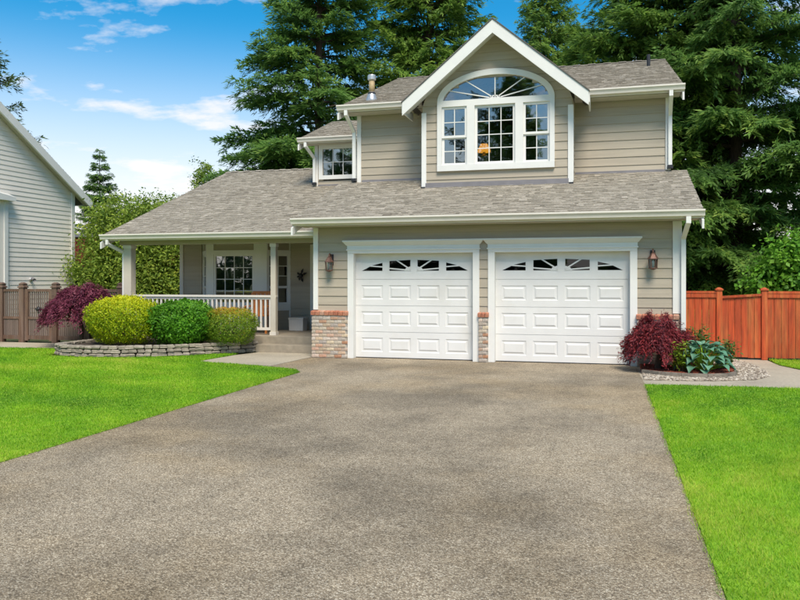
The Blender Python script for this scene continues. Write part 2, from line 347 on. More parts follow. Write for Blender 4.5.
# ------------------------------------------------------------------ the setting
g = ground_poly('ground', [(-300, -200), (300, -200), (300, 400), (-300, 400)], -0.03, 'ground')
ground_poly('driveway', [(-5.12, -2.5), (0.58, -2.5), (0.58, 12.15), (0.52, 14.9), (-5.84, 14.9), (-5.84, 15.3), (-6.0, 13.0), (-5.3, 12.55), (-5.12, 12.2)], 0.0, 'driveway', 0.12)
ground_poly('walkway', [(-6.02, 13.02), (-5.86, 15.45), (-7.42, 15.45), (-7.62, 14.6), (-7.72, 13.38), (-7.5, 13.24)], 0.004, 'concrete', 0.1)
ground_poly('path', [(0.50, 12.13), (2.7, 12.27), (5.5, 12.45), (5.5, 14.6), (3.9, 14.75), (3.33, 14.95), (3.14, 15.6), (3.1, 16.75), (0.50, 16.75)], -0.004, 'concrete', 0.1)
ground_poly('road', [(-120, -10), (120, -10), (120, -2.5), (-120, -2.5)], -0.02, 'asphalt', 0.05)
ground_poly('side_path', [(-17.2, 14.6), (-13.6, 14.85), (-11.5, 15.0), (-11.5, 15.6), (-13.0, 16.2), (-17.2, 16.2)], 0.004, 'concrete', 0.05)
LAWN_L = [(-5.123, -2.4), (-5.123, 12.2), (-5.36, 12.53), (-6.1, 12.83), (-7.5, 13.2), (-7.76, 13.4), (-7.66, 14.5), (-7.7, 14.85), (-8.0, 14.75), (-8.6, 14.02), (-9.4, 13.55), (-10.4, 13.3), (-11.45, 13.45), (-11.55, 14.0), (-11.52, 14.95), (-13.6, 14.8), (-17.2, 14.55), (-17.2, -2.4)]
LAWN_R = [(0.584, -2.4), (14, -2.4), (14, 12.9), (5.5, 12.44), (2.7, 12.265), (0.584, 12.125)]
LAWN_S = [(3.16, 15.62), (3.36, 14.99), (3.92, 14.8), (5.5, 14.64), (9, 14.6), (9, 16.5), (3.16, 16.5)]
for nm, P in (('lawn_left', LAWN_L), ('lawn_right', LAWN_R), ('lawn_side', LAWN_S)): ground_poly(nm, P, 0.008, 'lawn_soil', 0.1)

def noise3(P, seed, f):
    rg = np.random.default_rng(seed); o = np.zeros(len(P))
    for i in range(7):
        k = rg.normal(0, 1, 3)*f*(1+.35*i); o += np.sin(P@k+rg.uniform(0, 6.28))/(1+.25*i)
    return o/3.2
def in_poly(x, y, P):
    ins = np.zeros(len(x), bool); n = len(P)
    for i in range(n):
        x0, y0 = P[i]; x1, y1 = P[(i+1) % n]
        c = ((y0 > y) != (y1 > y)); xi = (x1-x0)*(y-y0)/((y1-y0) if y1 != y0 else 1e-9)+x0
        ins ^= c & (x < xi)
    return ins
TH = math.atan(206/759)
def vis_mask(x, y):   # only the ground the photo shows, with a margin
    f = -math.sin(TH)*x+math.cos(TH)*y; r = math.cos(TH)*x+math.sin(TH)*y
    return (f > 2.6) & (np.abs(r/np.maximum(f, .1)) < 0.66)
def grass(name, P, seed, label):
    rg = np.random.default_rng(seed)
    xs = [p[0] for p in P]; ys = [p[1] for p in P]; x0, x1, y0, y1 = min(xs), max(xs), min(ys), max(ys)
    n = int((x1-x0)*(y1-y0)*12500); x = rg.uniform(x0, x1, n); y = rg.uniform(y0, y1, n)
    k = in_poly(x, y, P) & vis_mask(x, y)
    dist = np.hypot(x, y); k &= rg.random(n) < np.clip((6.0/np.maximum(dist, 3.0))**1.15, 0.25, 1.0)
    x, y, dist = x[k], y[k], dist[k]
    # ragged fringe along the edges
    ex, ey = [], []
    for (ax, ay), (bx_, by_) in zip(P, P[1:]+P[:1]):
        q = int(math.hypot(bx_-ax, by_-ay)*260); u = rg.random(q); ex.append(ax+(bx_-ax)*u); ey.append(ay+(by_-ay)*u)
    ex, ey = np.concatenate(ex), np.concatenate(ey); wv = .5+.5*np.sin(ex*3.1+ey*4.7)*np.sin(ex*9+ey*7.3)
    k = vis_mask(ex, ey) & (rg.random(len(ex)) < .35+.65*wv); ex, ey = ex[k]+rg.normal(0, .016, k.sum()), ey[k]+rg.normal(0, .016, k.sum())
    nf = len(ex); x, y = np.concatenate([x, ex]), np.concatenate([y, ey]); dist = np.hypot(x, y); n = len(x)
    # patchy growth: a few smooth random waves
    X3 = np.stack([x, y, np.zeros(n)], 1)
    big = noise3(X3, seed+40, .55); mid_ = noise3(X3, seed+41, 2.2); sml = noise3(X3, seed+42, 9.0)
    pat = 0.75*big+0.6*mid_+0.45*sml
    x = x+rg.normal(0, .012, n); y = y+rg.normal(0, .012, n)
    wsc = np.clip(dist/6.0, 1.0, 2.6)
    h = rg.uniform(0.012, 0.034, n)*(1+0.22*pat); h[n-nf:] *= rg.uniform(1.0, 1.7, nf); w = rg.uniform(0.0012, 0.0026, n)*wsc
    az = rg.uniform(0, 2*np.pi, n); lean = rg.uniform(0.4, 1.5, n)
    d = np.stack([np.cos(az), np.sin(az)], 1); az2 = az+np.pi/2+rg.uniform(-.5, .5, n); s = np.stack([np.cos(az2), np.sin(az2)], 1)
    B = np.stack([x, y, np.full(n, 0.008)], 1)
    V = np.zeros((n, 3, 3)); V[:, 0] = B; V[:, 1] = B; V[:, 2] = B
    V[:, 0, :2] -= s*w[:, None]; V[:, 1, :2] += s*w[:, None]; V[:, 2, :2] += d*(h*lean)[:, None]; V[:, 2, 2] += h
    tone = np.clip(rg.normal(0.47, 0.16, n)+0.40*pat+(rg.random(n) > 0.97)*0.4, 0, 1)
    me = np_mesh(name, V.reshape(-1, 3), np.arange(n*3).reshape(-1, 3), 'grass_blade', np.repeat(tone, 3))
    o = link(name, me, None); tag(o, label, 'grass', kind='stuff'); return o
grass('grass', LAWN_L, 1, 'mown green grass of the wide front lawn left of the driveway')
grass('grass', LAWN_R, 2, 'mown green grass of the lawn right of the driveway')
grass('grass', LAWN_S, 3, 'small strip of grass at the foot of the red fence')

# ------------------------------------------------------------------ the house
house = empty('house', (-2.3, 14.76, 0))
tag(house, 'two storey beige house with a double garage, arched gable window and front porch', 'house')
HI = Matrix.Translation(-house.location)
def hp(o):                         # adopt a world-space mesh as a part of the house
    o.parent = house; o.matrix_parent_inverse = HI; return o
def hpart(b, name, m, smooth=False, bevel=0.0, sub=None):
    o = b.build(name, m, None, smooth, bevel)
    if sub is None: hp(o)
    else: o.parent = sub
    return o
def subtract(iv, cuts):
    out = [iv]
    for (a, b) in cuts:
        nx = []
        for (p, q) in out:
            if b <= p or a >= q: nx.append((p, q)); continue
            if a > p: nx.append((p, a))
            if b < q: nx.append((b, q))
        out = nx
    return [i for i in out if i[1]-i[0] > 0.015]
def lap_wall(name, O, ang, L, z0, z1, expo, m='siding', cut=None, clip=None, parent_fn=hp, sheath='sheathing', thick=0.12):
    """lap siding on a wall that starts at O and runs L metres along direction ang; outward normal is to the right of travel"""
    dx, dy = math.cos(ang), math.sin(ang); nx, ny = dy, -dx
    def W(t, out, z): return (O[0]+dx*t+nx*out, O[1]+dy*t+ny*out, z)
    back = MB(); planks = []
    n = max(1, int(math.ceil((z1-z0)/expo-1e-6)))
    for i in range(n):
        a, b = z0+i*expo, min(z0+(i+1)*expo, z1)
        cuts = cut(a, b) if cut else []
        if clip: (l0, r0), (l1, r1) = clip(a), clip(b)
        else: l0 = l1 = 0; r0 = r1 = L
        if r0-l0 < 0.02: continue
        if r1 < l1: l1 = r1 = (l1+r1)/2
        for (p, q) in subtract((min(l0, l1), max(r0, r1)), cuts):
            pb, pt = (l0, l1) if p == min(l0, l1) else (p, p)
            qb, qt = (r0, r1) if q == max(r0, r1) else (q, q)
            ov = 0.012 if b < z1-1e-4 else 0
            mb = MB(); mb.hexa([W(pb, 0.024, a), W(qb, 0.024, a), W(qb, 0.001, a), W(pb, 0.001, a), W(pt, 0.007, b+ov), W(qt, 0.007, b+ov), W(qt, 0.001, b+ov), W(pt, 0.001, b+ov)])
            planks.append(mb)
            back.hexa([W(pb, 0, a), W(qb, 0, a), W(qb, -thick, a), W(pb, -thick, a), W(pt, 0, b), W(qt, 0, b), W(qt, -thick, b), W(pt, -thick, b)])
    wall = back.build(name, sheath); parent_fn(wall)
    for mb in planks: mb.build('siding_plank', m, wall)
    return wall
def rect_cut(*rs):
    return lambda a, b: [(r[0], r[1]) for r in rs if b > r[2]+0.002 and a < r[3]-0.002]

YG, YM, YW, YB = 14.76, 17.15, 16.42, 19.60      # garage front, upper front, gable front, small upper wing
XL, XR = -5.84, 1.31
EX = 0.182
# garage front
gd = [(-4.98, -2.52), (-2.09, 0.43)]
lap_wall('garage_front_wall', (XL, YG), 0, XR-XL, 0.0, 2.74, EX, cut=rect_cut(*[(a-XL-0.02, b-XL+0.02, -1, 2.17) for a, b in gd]))
lap_wall('garage_side_wall', (XR, YG), math.pi/2, 10, 0, 2.74, EX)
lap_wall('garage_side_wall', (XL, YM), -math.pi/2, YM-YG, 0.0, 3.55, EX, clip=lambda z: (0, min(YM-YG, YM-YG-(z-2.70)/0.38)))
# upper storey
lap_wall('upper_front_wall', (-5.66, YM), 0, -3.8+5.66, 3.72, 5.60, EX)
lap_wall('upper_front_wall', (-0.80, YM), 0, XR-0.0+0.80, 3.72, 5.62, EX)
lap_wall('upper_side_wall', (XR, YM), math.pi/2, 8, 2.7, 5.55, EX)
lap_wall('upper_side_wall', (-5.66, YM+8), -math.pi/2, 8, 3.6, 5.55, EX)
# gable with arched window
GX0, GX1, GC = -3.93, -0.69, -2.31
APEX, GSL = 6.92, 0.83
def gclip(z):
    h = (APEX-z)/GSL
    return (max(0, GC-h-GX0), min(GX1-GX0, GC+h-GX0))
WX0, WX1, WZ0, WZS, WZT = -3.59, -1.05, 4.02, 5.50, 6.17      # window outer: jambs to WZS then an arch to WZT
def arch_half(z): 
    if z <= WZS: return (WX1-WX0)/2
    t = (z-WZS)/(WZT-WZS)
    return (WX1-WX0)/2*math.sqrt(max(0, 1-t*t))
def gcut(a, b):
    if b < WZ0+0.05 or a > WZT-0.05: return []
    h = min(arch_half(b), arch_half(a))-0.05
    if h <= 0.05: return []
    c = (WX0+WX1)/2-GX0
    return [(c-h, c+h)]
lap_wall('gable_wall', (GX0, YW), 0, GX1-GX0, 3.45, APEX, 0.182, cut=gcut, clip=gclip)
lap_wall('gable_side_wall', (GX1, YW), math.pi/2, YM-YW, 3.6, 5.45, EX)
lap_wall('gable_side_wall', (GX0, YM), -math.pi/2, YM-YW, 3.6, 5.45, EX)
# small upper wing on the left
lap_wall('upper_wing_wall', (-7.72, YB), 0, 2.1, 3.95, 5.42, EX, cut=rect_cut((-7.50+7.72, -6.64+7.72, 4.47, 5.21)))
lap_wall('upper_wing_side_wall', (-7.72, YB+4), -math.pi/2, 4, 3.9, 5.4, EX)
# porch back wall either side of the bay
lap_wall('porch_wall', (-10.91, 18.0), 0, 0.60, 0.34, 2.60, EX)
lap_wall('porch_wall', (-7.80, 18.05), 0, 1.96, 0.34, 2.60, EX, cut=rect_cut((-7.15+7.80, -6.15+7.80, 0.3, 2.42)))
lap_wall('house_side_wall', (-10.91, 25.0), -math.pi/2, 7.0, 0.0, 2.65, EX)
b = MB(); b.box(-10.9, 1.3, 25, 25.1, 0, 5.5); hpart(b, 'back_wall', 'siding')
b = MB(); b.box(-10.85, -5.9, 18.2, 24.9, 0.30, 0.34); hpart(b, 'floor_slab', 'interior')
b = MB(); b.box(-5.6, 1.25, 16.6, 24.9, 2.95, 3.05); hpart(b, 'upper_floor', 'interior')
b = MB(); b.box(-5.6, 1.25, 21.0, 21.1, 3.06, 6.4); b.box(-10.8, -5.9, 21.0, 21.1, 0.35, 2.58); hpart(b, 'interior_wall', 'interior')

# roofs -------------------------------------------------
SL = 0.38
def shingle_mesh(name, O, U, V, L, S, seed, expo=0.124):
    """laminated shingle tabs: O eave corner, U unit along eave, V unit up slope"""
    rg = np.random.default_rng(seed)
    O, U, V = np.array(O, float), np.array(U, float), np.array(V, float); Nn = np.cross(U, V)
    vs_, fs_, ts_ = [], [], []
    rows = int(math.ceil(S/expo)); i = 0
    for r in range(rows):
        s0 = r*expo-0.02 if r == 0 else r*expo; s1 = min((r+1)*expo+0.03, S)
        t = -rg.uniform(0, 0.2)
        while t < L:
            w = rg.choice([0.07, 0.09, 0.11, 0.14, 0.17]); a, b_ = max(t, 0), min(t+w, L); t += w
            if b_-a < 0.02: continue
            th = 0.012+rg.choice([0.0, 0.007, 0.011])+rg.uniform(0, 0.003); jl = rg.uniform(-0.012, 0.012)
            def P(x, s, n): return O+U*x+V*s+Nn*n
            q = [P(a, s0+jl, 0.002), P(b_, s0+jl, 0.002), P(b_, s0+jl, th), P(a, s0+jl, th), P(a, s1, 0.004), P(b_, s1, 0.004)]
            vs_ += q; fs_ += [(i, i+1, i+2, i+3), (i+3, i+2, i+5, i+4), (i, i+3, i+4, i), (i+1, i+5, i+2, i+1)]
            fs_[-2:] = [(i, i+3, i+4, i+4), (i+1, i+5, i+2, i+2)]
            tn = float(np.clip(rg.normal(0.52, 0.16), 0, 1)); ts_ += [tn]*6; i += 6
    me = bpy.data.meshes.new(name)
    me.from_pydata([tuple(v) for v in vs_], [], [tuple(dict.fromkeys(f)) for f in fs_])
    at = me.attributes.new('tone', 'FLOAT', 'POINT'); at.data.foreach_set('value', np.array(ts_, np.float32))
    me.materials.append(MATS['shingle']); me.update(); return me
def roof_plane(name, O, U, run, rise, L, seed, thick=0.12):
    """run = horizontal vector up the slope, rise = height gained"""
    U = Vector(U).normalized(); slope = Vector((run[0], run[1], rise)); S = slope.length; V = slope/S; N_ = U.cross(V)
    O = Vector(O)
    p = [O, O+U*L, O+U*L+slope, O+slope]
    b = MB(); b.hexa([q-N_*thick for q in p]+p); o = hpart(b, name, 'roof_deck')
    sh = link('shingles', shingle_mesh('shingles', O, U, V, L, S, seed), None, o); tag(sh, kind='stuff'); return o
roof_plane('porch_roof', (-11.58, 15.60, 2.66), (1, 0, 0), (0, 6.15), 6.15*SL, 5.9, 11)
roof_plane('porch_back_roof', (-5.68, 27.9, 2.66), (-1, 0, 0), (0, -6.15), 6.15*SL, 5.9, 12)
roof_plane('garage_roof', (-6.12, 14.25, 2.82), (1, 0, 0), (0, 2.95), 2.95*SL, 7.78, 13)
roof_plane('upper_roof', (-6.0, 16.65, 5.62), (1, 0, 0), (0, 5.2), 5.2*SL, 7.56, 14)
roof_plane('upper_back_roof', (1.56, 27.05, 5.62), (-1, 0, 0), (0, -5.2), 5.2*SL, 7.56, 15)
roof_plane('upper_wing_roof', (-8.06, 19.2, 5.43), (1, 0, 0), (0, 2.65), 2.65*SL, 2.4, 16)
HW = 1.95; RZ = 7.10; EZ = RZ-HW*GSL
roof_plane('gable_roof', (GC-HW, 21.0, EZ), (0, -1, 0), (HW, 0), RZ-EZ, 5.02, 17, 0.08)
roof_plane('gable_roof', (GC+HW, 15.98, EZ), (0, 1, 0), (-HW, 0), RZ-EZ, 5.02, 18, 0.08)
# ridge caps
for (a, c, nm) in (((-11.58, 21.75, 2.66+6.15*SL+0.02), (-5.7, 21.75, 2.66+6.15*SL+0.02), 1), ((-6.0, 21.85, 5.62+5.2*SL+0.02), (1.56, 21.85, 5.62+5.2*SL+0.02), 2), ((GC, 15.98, RZ+0.015), (GC, 20.9, RZ+0.015), 3)):
    b = MB(); a, c = Vector(a), Vector(c); n = int((c-a).length/0.2); k = GSL if nm == 3 else SL
    sd = Vector((1, 0, 0)) if nm == 3 else Vector((0, 1, 0))
    for i in range(n):
        p, q = a.lerp(c, i/n), a.lerp(c, (i+1)/n); up = Vector((0, 0, 0.012*(i % 2)+0.008)); w = 0.13
        dn = Vector((0, 0, -w*k))
        b.poly([p+up, q+up, q+up+sd*w+dn, p+up+sd*w+dn]); b.poly([q+up, p+up, p+up-sd*w+dn, q+up-sd*w+dn])
    o = hpart(b, 'ridge_cap', 'shingle')
    at = o.data.attributes.new('tone', 'FLOAT', 'POINT'); at.data.foreach_set('value', np.random.default_rng(nm).uniform(0.2, 0.9, len(o.data.vertices)).astype(np.float32))
# closing gable triangles and wall tops
b = MB(); b.poly([(-10.9, 18.0, 2.6), (-10.9, 25, 2.6), (-10.9, 21.75, 4.85)]); hpart(b, 'gable_end_wall', 'siding')
for x in (-5.66, 1.31):
    b = MB(); b.poly([(x, 17.15, 5.5), (x, 25, 5.5), (x, 21.85, 7.45)]); hpart(b, 'gable_end_wall', 'siding')
b = MB(); b.box(-7.7, -5.6, 23.5, 23.6, 4, 5.5); hpart(b, 'wing_back_wall', 'siding')
# soffits
b = MB(); b.box(-11.5, -5.86, 15.66, 18.15, 2.60, 2.625); hpart(b, 'porch_ceiling', 'soffit')
b = MB(); b.box(-6.06, 1.60, 14.32, 14.73, 2.685, 2.71); hpart(b, 'soffit', 'soffit')
b = MB(); b.box(-5.95, -3.96, 16.74, 17.12, 5.49, 5.515); hpart(b, 'soffit', 'soffit')
b = MB(); b.box(-0.66, 1.50, 16.74, 17.12, 5.49, 5.515); hpart(b, 'soffit', 'soffit')
b = MB(); b.box(-8.0, -5.7, 19.28, 19.57, 5.30, 5.325); hpart(b, 'soffit', 'soffit')
# gutters (moulded face) with end caps
def gutter(x0, x1, y, z):
    prof = [(0.0, 0.0), (-0.075, 0.0), (-0.085, 0.03), (-0.105, 0.055), (-0.118, 0.062), (-0.118, 0.085), (-0.105, 0.085), (-0.10, 0.07), (0.0, 0.07)]
    b = MB(); n = len(prof)
    for x in (x0, x1): b.v += [(x, y+p[0], z-0.115+p[1]*1.35) for p in prof]
    for i in range(n): b.f.append((i, (i+1) % n, n+(i+1) % n, n+i))
    b.f.append(tuple(range(n))); b.f.append(tuple(reversed(range(n, 2*n))))
    b.box(x0+0.005, x1-0.005, y+0.001, y+0.03, z-0.15, z-0.005)
    return hpart(b, 'gutter', 'cream_paint')
gutter(-11.60, -5.86, 15.60, 2.68)
gutter(-6.13, 1.67, 14.25, 2.84)
gutter(-6.02, GX0-0.06, 16.65, 5.64)
gutter(GX1+0.04, 1.57, 16.65, 5.64)
gutter(-8.08, -5.70, 19.20, 5.45)
# rake boards
def rake(x, y0, z0, y1, z1, h=0.15, w=0.018):
    b = MB(); b.hexa([(x-w, y0, z0-h), (x+w, y0, z0-h), (x+w, y1, z1-h), (x-w, y1, z1-h), (x-w, y0, z0), (x+w, y0, z0), (x+w, y1, z1), (x-w, y1, z1)])
    return hpart(b, 'rake_board', 'white_paint')
rake(-11.555, 15.50, 2.49, 21.75, 2.49+6.25*SL); rake(-11.555, 28.0, 2.49, 21.75, 2.49+6.25*SL)
rake(1.635, 14.15, 2.65, 17.2, 2.65+3.05*SL); rake(-6.095, 14.15, 2.65, 17.2, 2.65+3.05*SL)
rake(1.535, 16.55, 5.45, 21.85, 5.45+5.3*SL); rake(-5.975, 16.55, 5.45, 21.85, 5.45+5.3*SL)
rake(-8.035, 19.1, 5.26, 21.85, 5.26+2.75*SL)
for s in (-1, 1):      # big white rake boards of the gable, mitred at the peak
    b = MB(); hv = 0.285; y0, y1 = 15.94, 15.985; x1 = GC+s*(HW+0.02); zt, ze = RZ+0.0, EZ-0.02
    p = [(GC, zt-hv), (x1, ze-hv), (x1, ze), (GC, zt)]
    b.hexa([(p[0][0], y0, p[0][1]), (p[1][0], y0, p[1][1]), (p[1][0], y1, p[1][1]), (p[0][0], y1, p[0][1]), (p[3][0], y0, p[3][1]), (p[2][0], y0, p[2][1]), (p[2][0], y1, p[2][1]), (p[3][0], y1, p[3][1])])
    hpart(b, 'rake_board', 'white_paint')
    b = MB(); q = 0.075; b.hexa([(GC, 15.99, zt-0.10-q), (x1, 15.99, ze-0.10-q), (x1, 16.41, ze-0.10-q), (GC, 16.41, zt-0.10-q), (GC, 15.99, zt-0.10), (x1, 15.99, ze-0.10), (x1, 16.41, ze-0.10), (GC, 16.41, zt-0.10)]); hpart(b, 'gable_soffit', 'white_paint')
    b = MB(); b.hexa([(x1-0.01*s, 15.99, ze-0.22), (x1+0.02*s, 15.99, ze-0.22), (x1+0.02*s, 16.9, ze-0.22), (x1-0.01*s, 16.9, ze-0.22), (x1-0.01*s, 15.99, ze-0.03), (x1+0.02*s, 15.99, ze-0.03), (x1+0.02*s, 16.9, ze-0.03), (x1-0.01*s, 16.9, ze-0.03)]); hpart(b, 'gable_fascia', 'white_paint')
    b = MB(); b.hexa([(GC, 15.92, zt+0.005), (x1+0.02*s, 15.92, ze-0.012), (x1+0.02*s, 16.0, ze-0.012), (GC, 16.0, zt+0.005), (GC, 15.92, zt+0.03), (x1+0.02*s, 15.92, ze+0.013), (x1+0.02*s, 16.0, ze+0.013), (GC, 16.0, zt+0.03)]); hpart(b, 'drip_edge', 'roof_deck')
# corner boards
def corner_board(x0, x1, y, z0, z1, m='white_paint', d=0.045):
    b = MB(); b.box(x0, x1, y-d, y-0.001, z0, z1); return hpart(b, 'corner_board', m, bevel=0.004)
corner_board(XL-0.02, XL+0.085, YG, 0.985, 2.68); corner_board(XR-0.13, XR+0.025, YG, 0.985, 2.68)
corner_board(GX0-0.02, GX0+0.085, YW, 3.66, 5.30); corner_board(GX1-0.085, GX1+0.02, YW, 3.66, 5.30)
corner_board(XR-0.085, XR+0.02, YM, 3.95, 5.49); corner_board(-5.70, -5.60, YM, 3.85, 5.49)
corner_board(-7.745, -7.65, YB, 4.18, 5.30); corner_board(-10.95, -10.85, 18.0, 0.34, 2.60, 'cream_paint')
b = MB(); b.box(XR+0.001, XR+0.028, YG-0.04, YG+0.10, 0.0, 2.68); hpart(b, 'corner_board', 'white_paint')
b = MB(); b.box(GX1+0.001, GX1+0.03, YW-0.04, YW+0.09, 3.7, 5.3); hpart(b, 'corner_board', 'white_paint')
# flashing where walls meet roofs
b = MB(); b.box(GX0+0.07, GX1-0.07, YW-0.05, YW-0.026, 3.63, 3.745); hpart(b, 'flashing', 'flashing')
b = MB(); b.box(-5.58, -3.97, YM-0.045, YM-0.026, 3.87, 3.965); hpart(b, 'flashing', 'flashing')
b = MB(); b.box(GX1+0.04, XR-0.09, YM-0.045, YM-0.026, 3.87, 3.965); hpart(b, 'flashing', 'flashing')
b = MB(); b.box(-7.64, -5.8, YB-0.05, YB-0.026, 4.12, 4.22); hpart(b, 'flashing', 'flashing')
# downspouts
def downspout(pts, w=0.075, m='white_paint'):
    b = MB()
    for p, q in zip(pts[:-1], pts[1:]):
        p, q = Vector(p), Vector(q); d = (q-p).normalized()*0.02; b.bar(p-d, q+d, w, w*0.8, (0, 1, 0))
    o = hpart(b, 'downspout', m)
    e = MB(); p = Vector(pts[-1]); e.box(p.x-w*0.75, p.x+w*0.75, p.y-w*0.7, p.y+w*0.6, p.z-0.05, p.z+0.02)
    hpart(e, 'outlet', 'dark_metal' if pts[-1][2] > 1 else m, sub=o)
    return o
downspout([(1.30, 16.60, 5.50), (1.30, 16.60, 5.42), (1.315, 17.06, 5.10), (1.315, 17.06, 4.02)])
downspout([(-5.80, 16.60, 5.50), (-5.80, 16.60, 5.42), (-5.755, 17.06, 5.10), (-5.755, 17.06, 3.98)])
downspout([(-7.85, 19.15, 5.30), (-7.85, 19.15, 5.22), (-7.735, 19.52, 4.95), (-7.735, 19.52, 4.26)])
downspout([(1.40, 14.20, 2.70), (1.40, 14.20, 2.62), (1.36, 14.68, 2.36), (1.36, 14.68, 0.10)], 0.08)
downspout([(-11.42, 15.56, 2.54), (-11.42, 15.56, 2.46), (-11.24, 15.96, 2.26), (-11.24, 15.96, 0.45)], 0.07)
b = MB(); b.box(GX0-0.03, GX0+0.06, YW-0.08, YW-0.045, 3.60, 3.66); b.box(GX1-0.06, GX1+0.03, YW-0.08, YW-0.045, 3.60, 3.66); hpart(b, 'flashing_boot', 'dark_metal')
# flue and vent pipe
b = MB(); b.lathe([(0.145, -0.10), (0.135, 0.02), (0.085, 0.16), (0.075, 0.19)], (-5.43, 17.42, 5.92), 18); fl = hpart(b, 'flue', 'galvanised', True)
b = MB(); b.lathe([(0.07, 0.14), (0.07, 0.50)], (-5.43, 17.42, 5.92), 18); hpart(b, 'flue_pipe', 'flue_tan', True, sub=fl)
b = MB(); b.lathe([(0.095, 0.14), (0.095, 0.16), (0.078, 0.185)], (-5.43, 17.42, 5.92), 18); hpart(b, 'collar', 'dark_metal', False, sub=fl)
b = MB(); b.lathe([(0.072, 0.47), (0.10, 0.49), (0.10, 0.58), (0.09, 0.60)], (-5.43, 17.42, 5.92), 18); hpart(b, 'rain_cap', 'galvanised', False, sub=fl)
b = MB(); b.lathe([(0.045, -0.1), (0.045, 0.30)], (1.06, 20.6, 7.12), 12); hpart(b, 'vent_pipe', 'dark_metal')

# windows ----------------------------------------------
def frame_rect(b, x0, x1, z0, z1, w, y0, y1, wb=None):
    wb = wb or w
    b.box(x0, x0+w, y0, y1, z0, z1); b.box(x1-w, x1, y0, y1, z0, z1)
    b.box(x0+w, x1-w, y0, y1, z0, z0+wb); b.box(x0+w, x1-w, y0, y1, z1-w, z1)
def lites(parent, x0, x1, z0, z1, y, nx, ny, rg, glass='glass', T=None, mw=0.018):
    """panes and grille of one sash; T maps local (x,y,z) into the world"""
    T = T or (lambda p: p)
    cw, ch = (x1-x0)/nx, (z1-z0)/ny
    for i in range(nx):
        for j in range(ny):
            a, c, d, e = x0+i*cw, x0+(i+1)*cw, z0+j*ch, z0+(j+1)*ch
            t1, t2 = rg.uniform(-.004, .004, 2)
            mb = MB(); mb.hexa([T(q) for q in [(a, y-t1*.4, d), (c, y+t1*.4, d), (c, y+t1*.4+.004, d), (a, y-t1*.4+.004, d), (a, y-t1*.4-t2*.4, e), (c, y+t1*.4-t2*.4, e), (c, y+t1*.4-t2*.4+.004, e), (a, y-t1*.4-t2*.4+.004, e)]])
            mb.build('pane', glass, parent)
    if nx*ny > 1:
        mb = MB()
        def bx(x0_, x1_, y0_, y1_, z0_, z1_): mb.hexa([T(q) for q in [(x0_, y0_, z0_), (x1_, y0_, z0_), (x1_, y1_, z0_), (x0_, y1_, z0_), (x0_, y0_, z1_), (x1_, y0_, z1_), (x1_, y1_, z1_), (x0_, y1_, z1_)]])
        for i in range(1, nx): bx(x0+i*cw-mw/2, x0+i*cw+mw/2, y-0.012, y-0.003, z0, z1)
        for j in range(1, ny): bx(x0, x1, y-0.0125, y-0.0035, z0+j*ch-mw/2, z0+j*ch+mw/2)
        mb.build('muntin', 'white_paint', parent)
rw = np.random.default_rng(5)
# arched gable window
def arch_ring(b, cx, hw_o, hw_i, zs, ht_o, ht_i, y0, y1, n=40):
    for i in range(n):
        t0, t1 = math.pi*i/n, math.pi*(i+1)/n
        def P(t, hw, ht, y): return (cx+hw*math.cos(t), y, zs+ht*math.sin(t))
        b.hexa([P(t0, hw_i, ht_i, y0), P(t0, hw_o, ht_o, y0), P(t0, hw_o, ht_o, y1), P(t0, hw_i, ht_i, y1), P(t1, hw_i, ht_i, y0), P(t1, hw_o, ht_o, y0), P(t1, hw_o, ht_o, y1), P(t1, hw_i, ht_i, y1)])
wc = (WX0+WX1)/2; hw = (WX1-WX0)/2
b = MB(); arch_ring(b, wc, hw, hw-0.125, WZS, WZT-WZS, WZT-WZS-0.125, YW-0.075, YW+0.02)
b.box(WX0, WX0+0.10, YW-0.075, YW+0.02, WZ0, WZS); b.box(WX1-0.10, WX1, YW-0.075, YW+0.02, WZ0, WZS)
b.box(WX0-0.0, WX1+0.0, YW-0.085, YW+0.02, WZ0-0.03, WZ0+0.10)
b.box(WX0+0.10, WX1-0.10, YW-0.07, YW+0.02, 5.40, 5.535)
b.box(-2.93, -2.76, YW-0.07, YW+0.02, WZ0+0.10, 5.40); b.box(-1.88, -1.71, YW-0.07, YW+0.02, WZ0+0.10, 5.40)
aw = hpart(b, 'arched_window', 'white_paint')
def sash(x0, x1, z0, z1, y, w, parent):
    f = MB(); frame_rect(f, x0, x1, z0, z1, w, y, y+0.03); f.build('sash', 'white_paint', parent)
sash(-3.49, -2.93, 4.72, 5.40, YW-0.035, 0.05, aw); sash(-3.49, -2.93, 4.12, 4.745, YW-0.003, 0.05, aw)
sash(-1.71, -1.15, 4.72, 5.40, YW-0.035, 0.05, aw); sash(-1.71, -1.15, 4.12, 4.745, YW-0.003, 0.05, aw)
sash(-2.76, -1.88, 4.12, 5.40, YW-0.02, 0.055, aw)
lites(aw, -3.44, -2.98, 4.77, 5.35, YW-0.015, 2, 2, rw); lites(aw, -3.44, -2.98, 4.17, 4.695, YW+0.015, 2, 2, rw)
lites(aw, -1.66, -1.20, 4.77, 5.35, YW-0.015, 2, 2, rw); lites(aw, -1.66, -1.20, 4.17, 4.695, YW+0.015, 2, 2, rw)
lites(aw, -2.705, -1.935, 4.175, 5.345, YW+0.0, 3, 4, rw)
